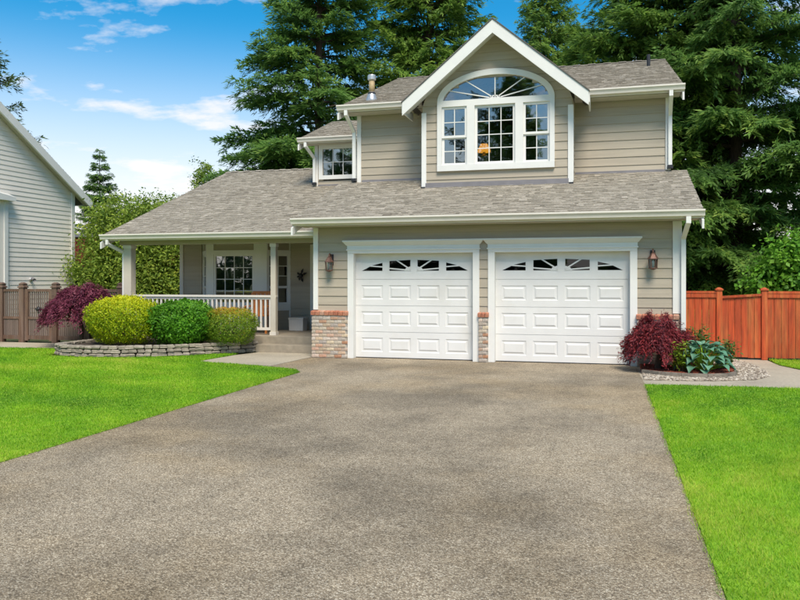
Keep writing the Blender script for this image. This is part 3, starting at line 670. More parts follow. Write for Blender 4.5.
# fan light over the transom: six wedge panes and five rays
hi, hti = hw-0.125, WZT-WZS-0.125; zb = 5.535; tb = math.asin((zb-WZS)/hti)
angs = [tb, 0.50, 0.98, math.pi/2, math.pi-0.98, math.pi-0.50, math.pi-tb]
def AP(t, k=1.0): return (wc+hi*math.cos(t)*k, WZS+hti*math.sin(t)*k)
for i in range(6):
    pts = [(wc, zb)]+[AP(angs[i]+(angs[i+1]-angs[i])*j/6) for j in range(7)]
    mb = MB(); mb.poly([(x, YW+0.001*(i % 2), z) for x, z in pts]); mb.build('pane', 'glass', aw)
mb = MB()
for t in angs[1:-1]:
    e = AP(t); mb.bar((wc, YW-0.012, zb), (e[0], YW-0.012, e[1]), 0.02, 0.012, (0, 1, 0))
arch_ring(mb, wc, 0.13, 0.11, zb, 0.075, 0.055, YW-0.018, YW-0.004, 12)
mb.build('muntin', 'white_paint', aw)
# insect screens on the lower side sashes
for x0 in (-3.44, -1.66):
    f = MB(); f.box(x0+.002, x0+0.458, YW+0.030, YW+0.033, 4.172, 4.69); f.build('insect_screen', 'screen_mesh', aw)
# small upper wing window
b = MB(); frame_rect(b, -7.62, -6.52, 4.36, 5.30, 0.11, YB-0.06, YB+0.02); sw = hpart(b, 'window', 'white_paint')
lites(sw, -7.51, -6.63, 4.47, 5.19, YB-0.01, 3, 2, rw)
# bay on the porch
BAY = [(-10.31, 18.02), (-9.94, 17.58), (-8.25, 17.58), (-7.78, 18.06)]
def bay_face(p, q, holes, m='white_paint'):
    d = Vector((q[0]-p[0], q[1]-p[1], 0)); L = d.length; d.normalize(); n = Vector((d.y, -d.x, 0))
    T = lambda c: tuple(Vector((p[0], p[1], 0))+d*c[0]-n*c[1]+Vector((0, 0, c[2])))
    return T, L
for fi, (p, q) in enumerate(zip(BAY[:-1], BAY[1:])):
    T, L = bay_face(p, q, None)
    m0, m1 = ((0.03, 0.10), (0.20, 0.36), (0.03, 0.06))[fi]
    z0, z1 = 0.98, 2.26
    b = MB()
    def tb_(x0, x1, y0, y1, za, zb_): b.hexa([T(c) for c in [(x0, y0, za), (x1, y0, za), (x1, y1, za), (x0, y1, za), (x0, y0, zb_), (x1, y0, zb_), (x1, y1, zb_), (x0, y1, zb_)]])
    tb_(0, m0, 0, 0.12, 0.34, 2.60); tb_(L-m1, L, 0, 0.12, 0.34, 2.60)
    tb_(m0, L-m1, 0, 0.12, 0.82, z0); tb_(m0, L-m1, 0, 0.12, z1, 2.36)
    bw = hpart(b, 'bay_window', 'white_paint')
    for c0, c1, y0, y1, za, zb_ in ((m0, L-m1, 0.03, 0.12, 0.34, 0.82), (m0, L-m1, 0.03, 0.12, 2.36, 2.60)):
        pn = MB(); pn.hexa([T(c) for c in [(c0, y0, za), (c1, y0, za), (c1, y1, za), (c0, y1, za), (c0, y0, zb_), (c1, y0, zb_), (c1, y1, zb_), (c0, y1, zb_)]])
        pn.build('spandrel', 'siding', bw)
    a0, a1 = m0+0.05, L-m1-0.05
    if fi == 1:
        f = MB(); 
        for (xx0, xx1, zz0, zz1) in ((m0, a0, z0, z1), (a1, L-m1, z0, z1), (a0, a1, z0, z0+0.05), (a0, a1, z1-0.05, z1)):
            f.hexa([T(c) for c in [(xx0, .02, zz0), (xx1, .02, zz0), (xx1, .06, zz0), (xx0, .06, zz0), (xx0, .02, zz1), (xx1, .02, zz1), (xx1, .06, zz1), (xx0, .06, zz1)]])
        f.build('sash', 'white_paint', bw)
        lites(bw, a0, a1, z0+0.05, z1-0.05, 0.05, 4, 4, rw, T=T)
    else:
        f = MB(); mid = 1.42
        for (xx0, xx1, zz0, zz1) in ((m0, a0, z0, z1), (a1, L-m1, z0, z1), (a0, a1, z0, z0+0.05), (a0, a1, z1-0.05, z1), (a0, a1, mid-.03, mid+.03)):
            f.hexa([T(c) for c in [(xx0, .02, zz0), (xx1, .02, zz0), (xx1, .06, zz0), (xx0, .06, zz0), (xx0, .02, zz1), (xx1, .02, zz1), (xx1, .06, zz1), (xx0, .06, zz1)]])
        f.build('sash', 'white_paint', bw)
        nx = 1 if fi == 0 else 2
        lites(bw, a0, a1, mid+.03, z1-0.05, 0.045, nx, 3, rw, T=T); lites(bw, a0, a1, z0+0.05, mid-.03, 0.06, nx, 1, rw, T=T)
# front door with casing, around the corner of the garage
b = MB(); frame_rect(b, -7.25, -6.05, 0.345, 2.50, 0.10, 18.0, 18.06); dr = hpart(b, 'front_door', 'white_paint')
b = MB(); b.box(-7.15, -6.15, 18.06, 18.11, 0.36, 2.40)
for (xx, zz) in ((-7.03, 0.5), (-6.60, 0.5), (-7.03, 1.45), (-6.60, 1.45)): b.loft_rect([(xx, xx+0.33, 18.045, 18.06, zz), (xx, xx+0.33, 18.045, 18.06, zz+0.8)])
b.build('door_leaf', 'red_house', dr)
b = MB(); b.tube([(-6.25, 18.06, 1.35), (-6.25, 18.0, 1.35)], [0.03, 0.035], 12); b.build('handle', 'galvanised', dr)

# garage doors ------------------------------------------
def garage_door(x0, x1):
    W = x1-x0; yf = YG+0.13; H = 2.15; hs = H/4
    b = MB(); b.box(x0, x1, yf+0.012, yf+0.06, 0.0, H); door = hpart(b, 'garage_door', 'door_white')
    cw = (W-0.10)/4
    for r in range(4):
        z0, z1 = r*hs+0.004, (r+1)*hs-0.004
        # stile-and-rail face of the section, in front of the core
        f = MB(); ph, pw = 0.285, cw-0.13; xs = [x0+0.05+cw*i+(cw-pw)/2 for i in range(4)]; pz = z0+(hs-ph)/2
        f.loft_rect([(x0, x1, yf, yf+0.012, z0), (x0, x1, yf, yf+0.012, pz)]); f.loft_rect([(x0, x1, yf, yf+0.012, pz+ph), (x0, x1, yf, yf+0.012, z1)])
        prev = x0
        for xx in xs+[None]:
            e = xx if xx is not None else x1
            f.box(prev, e, yf, yf+0.012, pz, pz+ph)
            if xx is not None: prev = xx+pw
        f.build('door_section', 'door_white', door)
        for i, xx in enumerate(xs):
            if r < 3:
                q = MB(); A, B_, Z0, Z1 = xx, xx+pw, pz, pz+ph
                rings = [(0.0, yf+0.001), (0.012, yf+0.011), (0.035, yf+0.011), (0.062, yf-0.003)]
                i0 = 0
                for (ins, y) in rings: q.v += [(A+ins, y, Z0+ins), (B_-ins, y, Z0+ins), (B_-ins, y, Z1-ins), (A+ins, y, Z1-ins)]
                for k in range(3):
                    for s in range(4): q.f.append((4*k+s, 4*k+(s+1) % 4, 4*k+4+(s+1) % 4, 4*k+4+s))
                q.f.append((12, 13, 14, 15)); q.build('door_panel', 'door_white', door)
            else:
                mirror = i >= 2; k = i if i < 2 else 3-i
                A, B_ = xx+0.01, xx+pw-0.01; Z0, Z1 = pz+0.045, pz+ph-0.02
                fx = (lambda t: B_-(B_-A)*t) if mirror else (lambda t: A+(B_-A)*t); fz = lambda t: Z0+(Z1-Z0)*t
                ins = MB(); ins.box(xx, xx+pw, yf+0.006, yf+0.0118, pz, pz+ph); ins.build('window_insert', 'door_white', door)
                pn = MB(); shape = [(0, 0), (1, 0), (1, 0.74), (0.50, 0.50)] if k == 0 else [(0, 0), (1, 0), (1, 1), (0, 0.90)]
                pts = [(fx(u), yf+0.004, fz(v)) for u, v in shape]
                if mirror: pts.reverse()
                pn.poly(pts); pn.build('pane', 'dark_glass', door)
                ry = MB(); rays = [((0.36, 0.46), (1.02, 0.36))] if k == 0 else [((-0.02, 0.22), (1.02, 0.04)), ((0.32, 1.0), (1.02, 0.10))]
                for (u0, v0), (u1, v1) in rays: ry.bar((fx(u0), yf+0.0, fz(v0)), (fx(u1), yf+0.0, fz(v1)), 0.026, 0.007, (0, 1, 0))
                if k == 1: ry.poly([(fx(u), yf-0.0005, fz(v)) for u, v in ([(0.72, 0.0), (1.0, 0.0), (1.0, 0.40), (0.80, 0.26)] if not mirror else [(0.80, 0.26), (1.0, 0.40), (1.0, 0.0), (0.72, 0.0)])])
                ry.build('muntin', 'door_white', door)
    b = MB(); b.box(x0, x1, yf-0.006, yf+0.04, -0.004, 0.018); b.build('bottom_seal', 'dark_metal', door)
    # jambs, casing and cornice head
    t = MB(); t.box(x0-0.13, x0, YG-0.045, YG+0.16, 0.0, 2.14); t.box(x1, x1+0.13, YG-0.045, YG+0.16, 0.0, 2.14)
    t.box(x0-0.13, x1+0.13, YG-0.05, YG+0.18, 2.141, 2.17)
    tr = hpart(t, 'door_casing', 'white_paint', bevel=0.004)
    c = MB(); c.loft_rect([(x0-o, x1+o, YG-p, YG-0.001, z) for o, p, z in ((0.13, 0.052, 2.172), (0.13, 0.052, 2.20), (0.15, 0.07, 2.205), (0.15, 0.07, 2.225), (0.135, 0.055, 2.23), (0.135, 0.055, 2.295), (0.16, 0.075, 2.315), (0.20, 0.115, 2.365), (0.215, 0.13, 2.375), (0.215, 0.13, 2.405))])
    c.build('cornice', 'white_paint', tr)
for a, c in gd: garage_door(a, c)
# brick piers
def brick_mesh(w, d, h):
    b = MB(); e = 0.006
    b.loft_rect([(-w/2+e, w/2-e, -d/2+e, d/2, -h/2), (-w/2, w/2, -d/2, d/2, -h/2+e), (-w/2, w/2, -d/2, d/2, h/2-e), (-w/2+e, w/2-e, -d/2+e, d/2, h/2)])
    return b.mesh('brick')
BM = {}
def bm_(w, d, h, m):
    k = (round(w, 3), d, h, m)
    if k not in BM: BM[k] = brick_mesh(w, d, h); BM[k].materials.append(MATS[m])
    return BM[k]
rb = random.Random(3)
def brick_pier(x0, x1):
    yf = YG-0.10
    b = MB(); b.box(x0+0.012, x1-0.012, yf+0.012, YG+0.05, 0.0, 0.90); pier = hpart(b, 'brick_pier', 'mortar')
    ch = 0.0705; bl = 0.165
    for r in range(12):
        z = 0.004+ch*(r+0.5); x = x0-(bl/2 if r % 2 else 0)
        while x < x1-0.01:
            a, c = max(x, x0), min(x+bl-0.011, x1); x += bl
            if c-a < 0.03: continue
            link('brick', bm_(c-a, 0.10, ch-0.011, 'brick'), None, pier, ((a+c)/2, yf+0.05+rb.uniform(-.004, .003), z), (0, 0, rb.uniform(-.008, .008)))
    n = max(3, round((x1-x0+0.04)/0.105)); w = (x1-x0+0.04)/n
    for i in range(n):
        link('brick', bm_(w-0.010, 0.15, 0.085, 'brick_red'), None, pier, (x0-0.02+w*(i+0.5), yf+0.055, 0.925+rb.uniform(-.003, .003)), (R(7), 0, 0))
    return pier
brick_pier(-5.87, -5.105); brick_pier(-2.52+0.125, -2.09-0.125+0.0); brick_pier(0.555, 1.27)
# porch: deck, steps, posts, beam, railing
b = MB(); b.box(-11.4, -5.86, 15.75, 18.1, 0.0, 0.34); hpart(b, 'porch_deck', 'step_concrete', bevel=0.01)
b = MB(); b.box(-7.50, -5.88, 15.40, 15.749, 0.0, 0.17); hpart(b, 'step', 'step_concrete', bevel=0.01)
b = MB(); b.box(-11.35, -5.87, 15.93, 16.09, 2.44, 2.599); hpart(b, 'porch_beam', 'porch_tan', bevel=0.005)
def post(x, w):
    y = 16.01
    b = MB(); b.box(x-w/2, x+w/2, y-w/2, y+w/2, 0.341, 2.439); p = hpart(b, 'porch_post', 'post_tan', bevel=0.006)
    for z in (0.341, 2.36):
        q = MB(); q.box(x-w/2-0.015, x+w/2+0.015, y-w/2-0.015, y+w/2+0.015, z, z+0.075); q.build('post_trim', 'cream_paint', p)
post(-11.12, 0.20); post(-7.33, 0.125); post(-5.98, 0.06)
b = MB(); b.box(-11.0, -7.26, 15.955, 16.065, 1.205, 1.25); b.box(-11.0, -7.30, 15.985, 16.035, 1.155, 1.20); b.box(-11.0, -7.40, 15.98, 16.04, 0.45, 0.51); rl = hpart(b, 'railing', 'cream_paint')
bal = MB(); bal.box(-0.019, 0.019, -0.019, 0.019, 0.511, 1.154); bme = bal.mesh('baluster'); bme.materials.append(MATS['cream_paint'])
for i in range(32): link('baluster', bme, None, rl, (-10.93+i*0.113, 16.01, 0))

# things on and around the house -------------------------
def lantern(x, z, label):
    t = empty('wall_lantern', (x, YG-0.025, z)); tag(t, label, 'lantern', 'lanterns beside the garage doors')
    m = MB(); m.lathe([(0.0, 0), (0.055, 0.0), (0.06, 0.015)], (0, 0, 0), 12); me = m
    pl = MB(); pl.box(-0.045, 0.045, -0.02, 0.0, -0.02, 0.20); pl.build('back_plate', 'dark_metal', t)
    ar = MB(); ar.tube([(0, -0.01, 0.10), (0, -0.05, 0.18), (0, -0.11, 0.21), (0, -0.15, 0.18), (0, -0.15, 0.13)], 0.014, 8); ar.build('arm', 'copper_metal', t, True)
    rf = MB(); rf.lathe([(0.10, 0.035), (0.095, 0.05), (0.05, 0.115), (0.045, 0.13), (0.02, 0.15)], (0, -0.15, 0), 6); rf.build('roof', 'copper_metal', t)
    gl = MB(); gl.lathe([(0.068, -0.125), (0.078, 0.03)], (0, -0.15, 0), 6); gl.build('glass', 'clear_glass', t)
    bu = MB(); bu.lathe([(0.016, -0.12), (0.018, -0.06), (0.026, -0.03), (0.02, 0.0), (0.006, 0.012)], (0, -0.15, 0), 10); bu.build('bulb', 'lamp_glass', t, True)
    cg = MB()
    for k in range(6):
        a = 2*math.pi*k/6; cg.bar((0.07*math.cos(a), -0.15+0.07*math.sin(a), -0.13), (0.081*math.cos(a), -0.15+0.081*math.sin(a), 0.035), 0.010, 0.010)
    cg.build('cage', 'copper_metal', t)
    ba = MB(); ba.lathe([(0.02, -0.165), (0.05, -0.15), (0.082, -0.14), (0.082, -0.125)], (0, -0.15, 0), 6); ba.build('base', 'copper_metal', t)
    fn = MB(); fn.lathe([(0.012, 0.15), (0.018, 0.165), (0.006, 0.19)], (0, -0.15, 0), 8); fn.build('finial', 'copper_metal', t)
lantern(-5.46, 1.93, 'copper wall lantern on the siding between the porch and the left garage door')
lantern(0.83, 1.95, 'copper wall lantern on the siding right of the right garage door')
# wooden chair on the porch
def chair():
    t = empty('porch_chair', (-8.0, 16.62, 0.34), R(8)); tag(t, 'orange wooden slatted chair on the porch behind the railing', 'chair')
    for sx in (-1, 1):
        b = MB(); b.bar((sx*0.26, -0.28, 0), (sx*0.26, -0.28, 0.62), 0.05, 0.05, (0, 1, 0)); b.build('leg', 'chair_wood', t)
        b = MB(); b.bar((sx*0.26, 0.24, 0), (sx*0.26, 0.30, 0.95), 0.05, 0.05, (0, 1, 0)); b.build('leg', 'chair_wood', t)
        b = MB(); b.box(sx*0.26-0.045, sx*0.26+0.045, -0.33, 0.26, 0.62, 0.65); b.build('armrest', 'chair_wood', t)
    for k in range(5):
        b = MB(); b.box(-0.24, 0.24, -0.30+k*0.105, -0.21+k*0.105, 0.40, 0.425); b.build('slat', 'chair_wood', t)
    for k in range(5):
        x = -0.2+k*0.1; b = MB(); b.hexa([(x-.04, .235, .42), (x+.04, .235, .42), (x+.04, .258, .42), (x-.04, .258, .42), (x-.04, .29, .97), (x+.04, .29, .97), (x+.04, .313, .97), (x-.04, .313, .97)]); b.build('slat', 'chair_wood', t)
    b = MB(); b.box(-0.25, 0.25, 0.27, 0.32, 0.93, 0.99); b.build('top_rail', 'chair_wood', t)
chair()
t = empty('storage_box', (-7.42, 17.62, 0.34)); tag(t, 'white box with a lid standing on the porch beside the door', 'box')
b = MB(); b.loft_rect([(-0.185, 0.185, -0.14, 0.14, 0), (-0.19, 0.19, -0.145, 0.145, 0.28)]); b.build('body', 'white_plastic', t, bevel=0.008)
b = MB(); b.loft_rect([(-0.2, 0.2, -0.155, 0.155, 0.281), (-0.2, 0.2, -0.155, 0.155, 0.315), (-0.185, 0.185, -0.14, 0.14, 0.325)]); b.build('lid', 'white_plastic', t, bevel=0.006)
t = empty('wall_ornament', (-7.48, 17.99, 1.68)); tag(t, 'dark metal ornament hung on the shaded porch wall beside the door', 'ornament')
b = MB(); b.lathe([(0.0, -0.02), (0.05, -0.01), (0.06, 0.03), (0.03, 0.09), (0.0, 0.10)], (0, -0.05, 0), 10); b.build('body', 'dark_metal', t, True)
for a, l in ((25, 0.19), (70, 0.20), (140, 0.14), (200, 0.12), (290, 0.18), (250, 0.14)):
    b = MB(); ca, sa = math.cos(R(a)), math.sin(R(a))
    b.poly([(0.02*ca, -0.05, 0.03+0.02*sa), (l*.6*ca-0.03*sa, -0.07, 0.03+l*.6*sa+0.03*ca), (l*ca, -0.045, 0.03+l*sa), (l*.6*ca+0.03*sa, -0.07, 0.03+l*.6*sa-0.03*ca)])
    b.poly([(0.02*ca, -0.04, 0.03+0.02*sa), (l*.6*ca+0.03*sa, -0.05, 0.03+l*.6*sa-0.03*ca), (l*ca, -0.04, 0.03+l*sa), (l*.6*ca-0.03*sa, -0.05, 0.03+l*.6*sa+0.03*ca)])
    b.build('blade', 'dark_metal', t)
b = MB(); b.tube([(0, 0.0, 0.04), (0, -0.05, 0.04)], 0.012, 8); b.build('hook', 'dark_metal', t)
# table and orange bowl behind the gable window
t = empty('side_table', (-2.5, 17.2, 3.05)); tag(t, 'small table inside the room behind the arched gable window', 'table')
b = MB(); b.box(-0.45, 0.45, -0.25, 0.25, 1.30, 1.34); b.build('tabletop', 'interior', t)
for sx in (-1, 1):
    for sy in (-1, 1): b = MB(); b.box(sx*0.4-0.03, sx*0.4+0.03, sy*0.2-0.03, sy*0.2+0.03, 0, 1.30); b.build('leg', 'interior', t)
m_ = bpy.data.materials.new('lit_shade'); m_.use_nodes = True; MATS['lit_shade'] = m_
p_ = m_.node_tree.nodes['Principled BSDF']; p_.inputs['Base Color'].default_value = (.8, .35, .06, 1); p_.inputs['Emission Color'].default_value = (1.0, .36, .035, 1); p_.inputs['Emission Strength'].default_value = 2.2
t = empty('table_lamp', (-2.66, 17.05, 4.39)); tag(t, 'lit lamp with an orange shade seen through the arched gable window', 'lamp')
b = MB(); b.lathe([(0.07, 0), (0.06, 0.02), (0.02, 0.05), (0.035, 0.09), (0.015, 0.13)], n=14); b.build('base', 'flue_tan', t, True)
b = MB(); b.lathe([(0.15, 0.10), (0.145, 0.14), (0.09, 0.26), (0.085, 0.28)], n=18); b.build('lamp_shade', 'lit_shade', t, True)

# ------------------------------------------------------------------ neighbouring house, gable end towards us
nb = empty('neighbour_house', (-17.5, 16, 0)); tag(nb, 'pale grey lap sided neighbouring house with a white gable rake, cut by the left edge', 'house')
NI = Matrix.Translation(-nb.location)
def nparts(o): o.parent = nb; o.matrix_parent_inverse = NI; return o
NX, NY0, NY1, NEZ, NS = -17.5, 10.0, 22.0, 4.52, 0.605
NR = (NY0+NY1)/2; NPK = NEZ+(NY1-NR)*NS
def nclip(z):
    if z <= NEZ: return (0, NY1-NY0)
    h = (NPK-z)/NS
    return (NR-h-NY0, NR+h-NY0)
lap_wall('side_wall', (NX, NY0), math.pi/2, NY1-NY0, 0.0, NPK, 0.145, 'vinyl', clip=nclip, parent_fn=nparts, sheath='vinyl')
b = MB(); b.box(NX-9, NX-0.13, NY1-0.12, NY1, 0, NEZ); b.box(NX-9, NX-0.13, NY0, NY0+0.12, 0, NEZ); nparts(b.build('end_wall', 'vinyl'))
for s in (-1, 1):
    e = NR+s*(NY1-NR+0.55); ez = NPK-(NY1-NR+0.55)*NS
    b = MB(); x0, x1 = NX-9, NX+0.32; th = 0.14
    q = [(x0, NR, NPK+.16), (x1, NR, NPK+.16), (x1, e, ez+.16), (x0, e, ez+.16)]
    b.hexa([(a, c, z-th) for a, c, z in q]+q); o = nparts(b.build('roof', 'roof_deck'))
    sl = Vector((0, NR-e, NPK-ez)); U = Vector((1, 0, 0)) if s < 0 else Vector((-1, 0, 0))
    O = Vector((x0 if s < 0 else x1, e, ez+.165))
    sh = link('shingles', shingle_mesh('shingles', O, U, sl.normalized(), x1-x0, sl.length, 30+s), None, o); tag(sh, kind='stuff')
    b = MB(); b.hexa([(x1-.03, NR, NPK-.13), (x1+.03, NR, NPK-.13), (x1+.03, e, ez-.13), (x1-.03, e, ez-.13), (x1-.03, NR, NPK+.15), (x1+.03, NR, NPK+.15), (x1+.03, e, ez+.15), (x1-.03, e, ez+.15)]); nparts(b.build('rake_board', 'white_paint'))
    b = MB(); b.hexa([(NX+.03, NR, NPK-.03), (x1-.04, NR, NPK-.03), (x1-.04, e, ez-.03), (NX+.03, e, ez-.03), (NX+.03, NR, NPK+.01), (x1-.04, NR, NPK+.01), (x1-.04, e, ez+.01), (NX+.03, e, ez+.01)]); nparts(b.build('soffit', 'soffit'))
    b = MB(); b.box(x0, x1-.04, min(e, e+s*.12), max(e, e+s*.12), ez, ez+.14); nparts(b.build('gutter', 'white_paint'))
b = MB(); b.box(NX+.026, NX+.06, NY1-.12, NY1+.03, 0, NEZ+.1); b.box(NX-.12, NX+.059, NY1+.001, NY1+.03, 0, NEZ); nparts(b.build('corner_board', 'white_paint'))
b = MB(); b.box(NX+.03, NX+.09, 16.6, 18.95, 0.0, 4.0); bb = nparts(b.build('box_bay', 'vinyl'))
b = MB(); b.box(NX+.091, NX+.12, 18.84, 18.98, 0, 4.0); b.box(NX+.03, NX+.119, 18.952, 18.98, 0, 4.0); b.build('corner_board', 'white_paint', bb)
b = MB(); b.hexa([(NX+.03, 16.5, 3.98), (NX+.28, 16.5, 3.98), (NX+.28, 19.12, 3.98), (NX+.03, 19.12, 3.98), (NX+.03, 16.5, 4.50), (NX+.28, 16.5, 4.40), (NX+.28, 19.12, 4.10), (NX+.03, 19.12, 4.20)]); b.build('bay_roof', 'white_paint', bb)
t = empty('flood_light', (NX+.03, 20.0, 1.62)); tag(t, 'small grey flood light on the pale neighbouring wall above the brown fence', 'light')
b = MB(); b.lathe([(0.06, 0), (0.06, 0.03)], n=12); o = b.build('mount', 'galvanised', t, True); o.rotation_euler = (0, R(90), 0)
b = MB(); b.tube([(0.03, 0, 0), (0.10, -0.02, 0.05), (0.14, -0.05, 0.02), (0.25, -0.12, -0.03)], [0.02, 0.025, 0.04, 0.055], 12); b.build('lamp_head', 'flashing', t, True)

# dark red house far behind, seen between the neighbour and the laurel
rh = empty('red_house', (-26, 35, 0)); tag(rh, 'dark red house with a slatted balcony glimpsed behind the brown fence', 'house')
b = MB(); b.box(-6, 8, 0, 6, 0, 3.9); b.build('wall', 'red_house', rh)
b = MB(); b.box(-6, 8, -1.6, -0.01, 2.0, 2.3); b.build('balcony_floor', 'dark_metal', rh)
b = MB(); b.box(-6, 8, -0.05, -0.012, 0.0, 1.95); b.build('lower_wall', 'teal_wall', rh)
rp = MB(); rp.box(-6, 8, -1.62, -1.56, 3.62, 3.72); rl2 = rp.build('railing', 'red_house', rh)
sl_ = MB(); sl_.box(-0.06, 0.06, -1.60, -1.57, 2.3, 3.62); sme = sl_.mesh('slat'); sme.materials.append(MATS['red_house'])
for i in range(60): link('slat', sme, None, rl2, (-4.5+i*0.17, 0, 0))
b = MB(); b.hexa([(-6.5, -.3, 3.9), (8.5, -.3, 3.9), (8.5, 6.3, 3.9), (-6.5, 6.3, 3.9), (-6.5, 3, 4.3), (8.5, 3, 4.3), (8.5, 3.3, 4.3), (-6.5, 3.3, 4.3)]); b.build('roof', 'roof_deck', rh)

# ------------------------------------------------------------------ brown fence and gate on the left
FY = 16.3
def post_cap(b, x, y, z, w):
    b.loft_rect([(x-w*.62, x+w*.62, y-w*.62, y+w*.62, z), (x-w*.62, x+w*.62, y-w*.62, y+w*.62, z+.03), (x-w*.42, x+w*.42, y-w*.42, y+w*.42, z+.06), (x-w*.5, x+w*.5, y-w*.5, y+w*.5, z+.10), (x-w*.2, x+w*.2, y-w*.2, y+w*.2, z+.14)])
bf = empty('brown_fence', (-13.9, FY, 0)); tag(bf, 'brown cedar fence with slatted panels and capped posts beside the pale house', 'fence')
BI = Matrix.Translation(-bf.location)
def bfp(o): o.parent = bf; o.matrix_parent_inverse = BI; return o
posts = [-16.0, -15.13, -14.47, -13.47, -12.50, -11.55]
for x in posts:
    b = MB(); b.box(x-.075, x+.075, FY-.075, FY+.075, 0, 1.40); p = bfp(b.build('post', 'cedar_brown', bevel=.006))
    c = MB(); post_cap(c, x, FY, 1.401, .15); c.build('post_cap', 'cedar_brown', p)
slat_me = {}
def panel(x0, x1, own, wood='cedar_brown'):
    for z, h in ((1.30, .07), (.60, .06), (.08, .10)):
        b = MB(); b.box(x0, x1, FY-.03, FY+.03, z, z+h); own(b.build('rail', wood))
    n = max(2, int((x1-x0)/.062)); s = (x1-x0)/n
    if 'v' not in slat_me:
        b = MB(); b.box(-.016, .016, -.012, .012, .661, 1.299); slat_me['v'] = b.mesh('slat'); slat_me['v'].materials.append(MATS['cedar_weathered'])
        b = MB(); b.box(-.0255, .0255, -.012, .012, .181, .599); slat_me['l'] = b.mesh('slat'); slat_me['l'].materials.append(MATS['cedar_weathered'])
    for i in range(n):
        own(link('slat', slat_me['v'], None, None, (x0+s*(i+.5), FY, 0))); own(link('slat', slat_me['l'], None, None, (x0+s*(i+.5), FY+.003*(i % 2), 0)))
for a, c in zip(posts[:-1], posts[1:]):
    if a == -14.47: continue
    panel(a+.076, c-.076, bfp)
gt = empty('garden_gate', (-13.97, FY, 0)); tag(gt, 'brown slatted garden gate with a dark latch in the left cedar fence', 'gate')
GI = Matrix.Translation(-gt.location)
def gtp(o): o.parent = gt; o.matrix_parent_inverse = GI; return o
for x in (-14.34, -13.60):
    b = MB(); b.box(x-.05, x+.05, FY-.035, FY+.035, .05, 1.37); gtp(b.build('stile', 'cedar_brown'))
panel(-14.289, -13.651, gtp)
b = MB(); b.lathe([(0.0, 0), (.055, 0.0), (.06, .02), (.03, .05), (.0, .055)], (0, 0, 0), 14); o = gtp(b.build('latch', 'dark_metal', None, True)); o.location = (-13.97, FY-.02, .86); o.rotation_euler = (R(90), 0, 0)
b = MB(); b.box(-.02, .02, -.06, .06, -.05, -.02); b.box(-.1, .1, -.02, .02, -.05, -.035); o = gtp(b.build('handle', 'dark_metal')); o.location = (-13.97, FY-.07, .86); o.rotation_euler = (R(90), 0, 0)

# ------------------------------------------------------------------ red fence on the right
RY = 16.6
rf = empty('red_fence', (2.6, RY, 0)); tag(rf, 'red stained board fence with capped posts right of the garage', 'fence')
RI = Matrix.Translation(-rf.location)
def rfp(o): o.parent = rf; o.matrix_parent_inverse = RI; return o
rposts = [1.43, 2.22, 3.06, 4.6, 6.2]
for x in rposts:
    b = MB(); b.box(x-.055, x+.055, RY-.055, RY+.055, 0, 1.39); p = rfp(b.build('post', 'cedar_red', bevel=.006))
    c = MB(); c.loft_rect([(x-.075, x+.075, RY-.075, RY+.075, 1.391), (x-.075, x+.075, RY-.075, RY+.075, 1.415), (x-.02, x+.02, RY-.02, RY+.02, 1.45)]); c.build('post_cap', 'cedar_red', p)
rr = random.Random(9)
for a, c in zip(rposts[:-1], rposts[1:]):
    low = a == 2.22; t0, t1 = (1.275, 1.325) if low else (1.375, 1.375)
    x0, x1 = a+.056, c-.056
    b = MB(); b.hexa([(x0, RY-.05, t0-.045), (x1, RY-.05, t1-.045), (x1, RY+.05, t1-.045), (x0, RY+.05, t0-.045), (x0, RY-.05, t0), (x1, RY-.05, t1), (x1, RY+.05, t1), (x0, RY+.05, t0)]); rfp(b.build('cap_rail', 'cedar_red'))
    if not low: b = MB(); b.box(x0, x1, RY-.042, RY-.02, t0-.13, t0-.046); rfp(b.build('rail', 'cedar_red'))
    for z in (.25, 1.0): b = MB(); b.box(x0, x1, RY+.012, RY+.05, z, z+.08); rfp(b.build('rail', 'cedar_red'))
    n = max(3, round((x1-x0)/.125)); w = (x1-x0)/n
    for i in range(n):
        l, r_ = x0+w*i, x0+w*(i+1)-rr.uniform(.004, .009); dy = rr.uniform(-.005, .004); zb_ = .03+rr.uniform(0, .02); tl_, tr_ = (t0+(t1-t0)*(q_-x0)/(x1-x0)-.046 for q_ in (l, r_)); ya, yb = RY-.012+dy, RY+.008+dy
        b = MB(); b.hexa([(l, ya, zb_), (r_, ya, zb_), (r_, yb, zb_), (l, yb, zb_), (l, ya, tl_), (r_, ya, tr_), (r_, yb, tr_), (l, yb, tl_)]); rfp(b.build('board', 'cedar_red'))

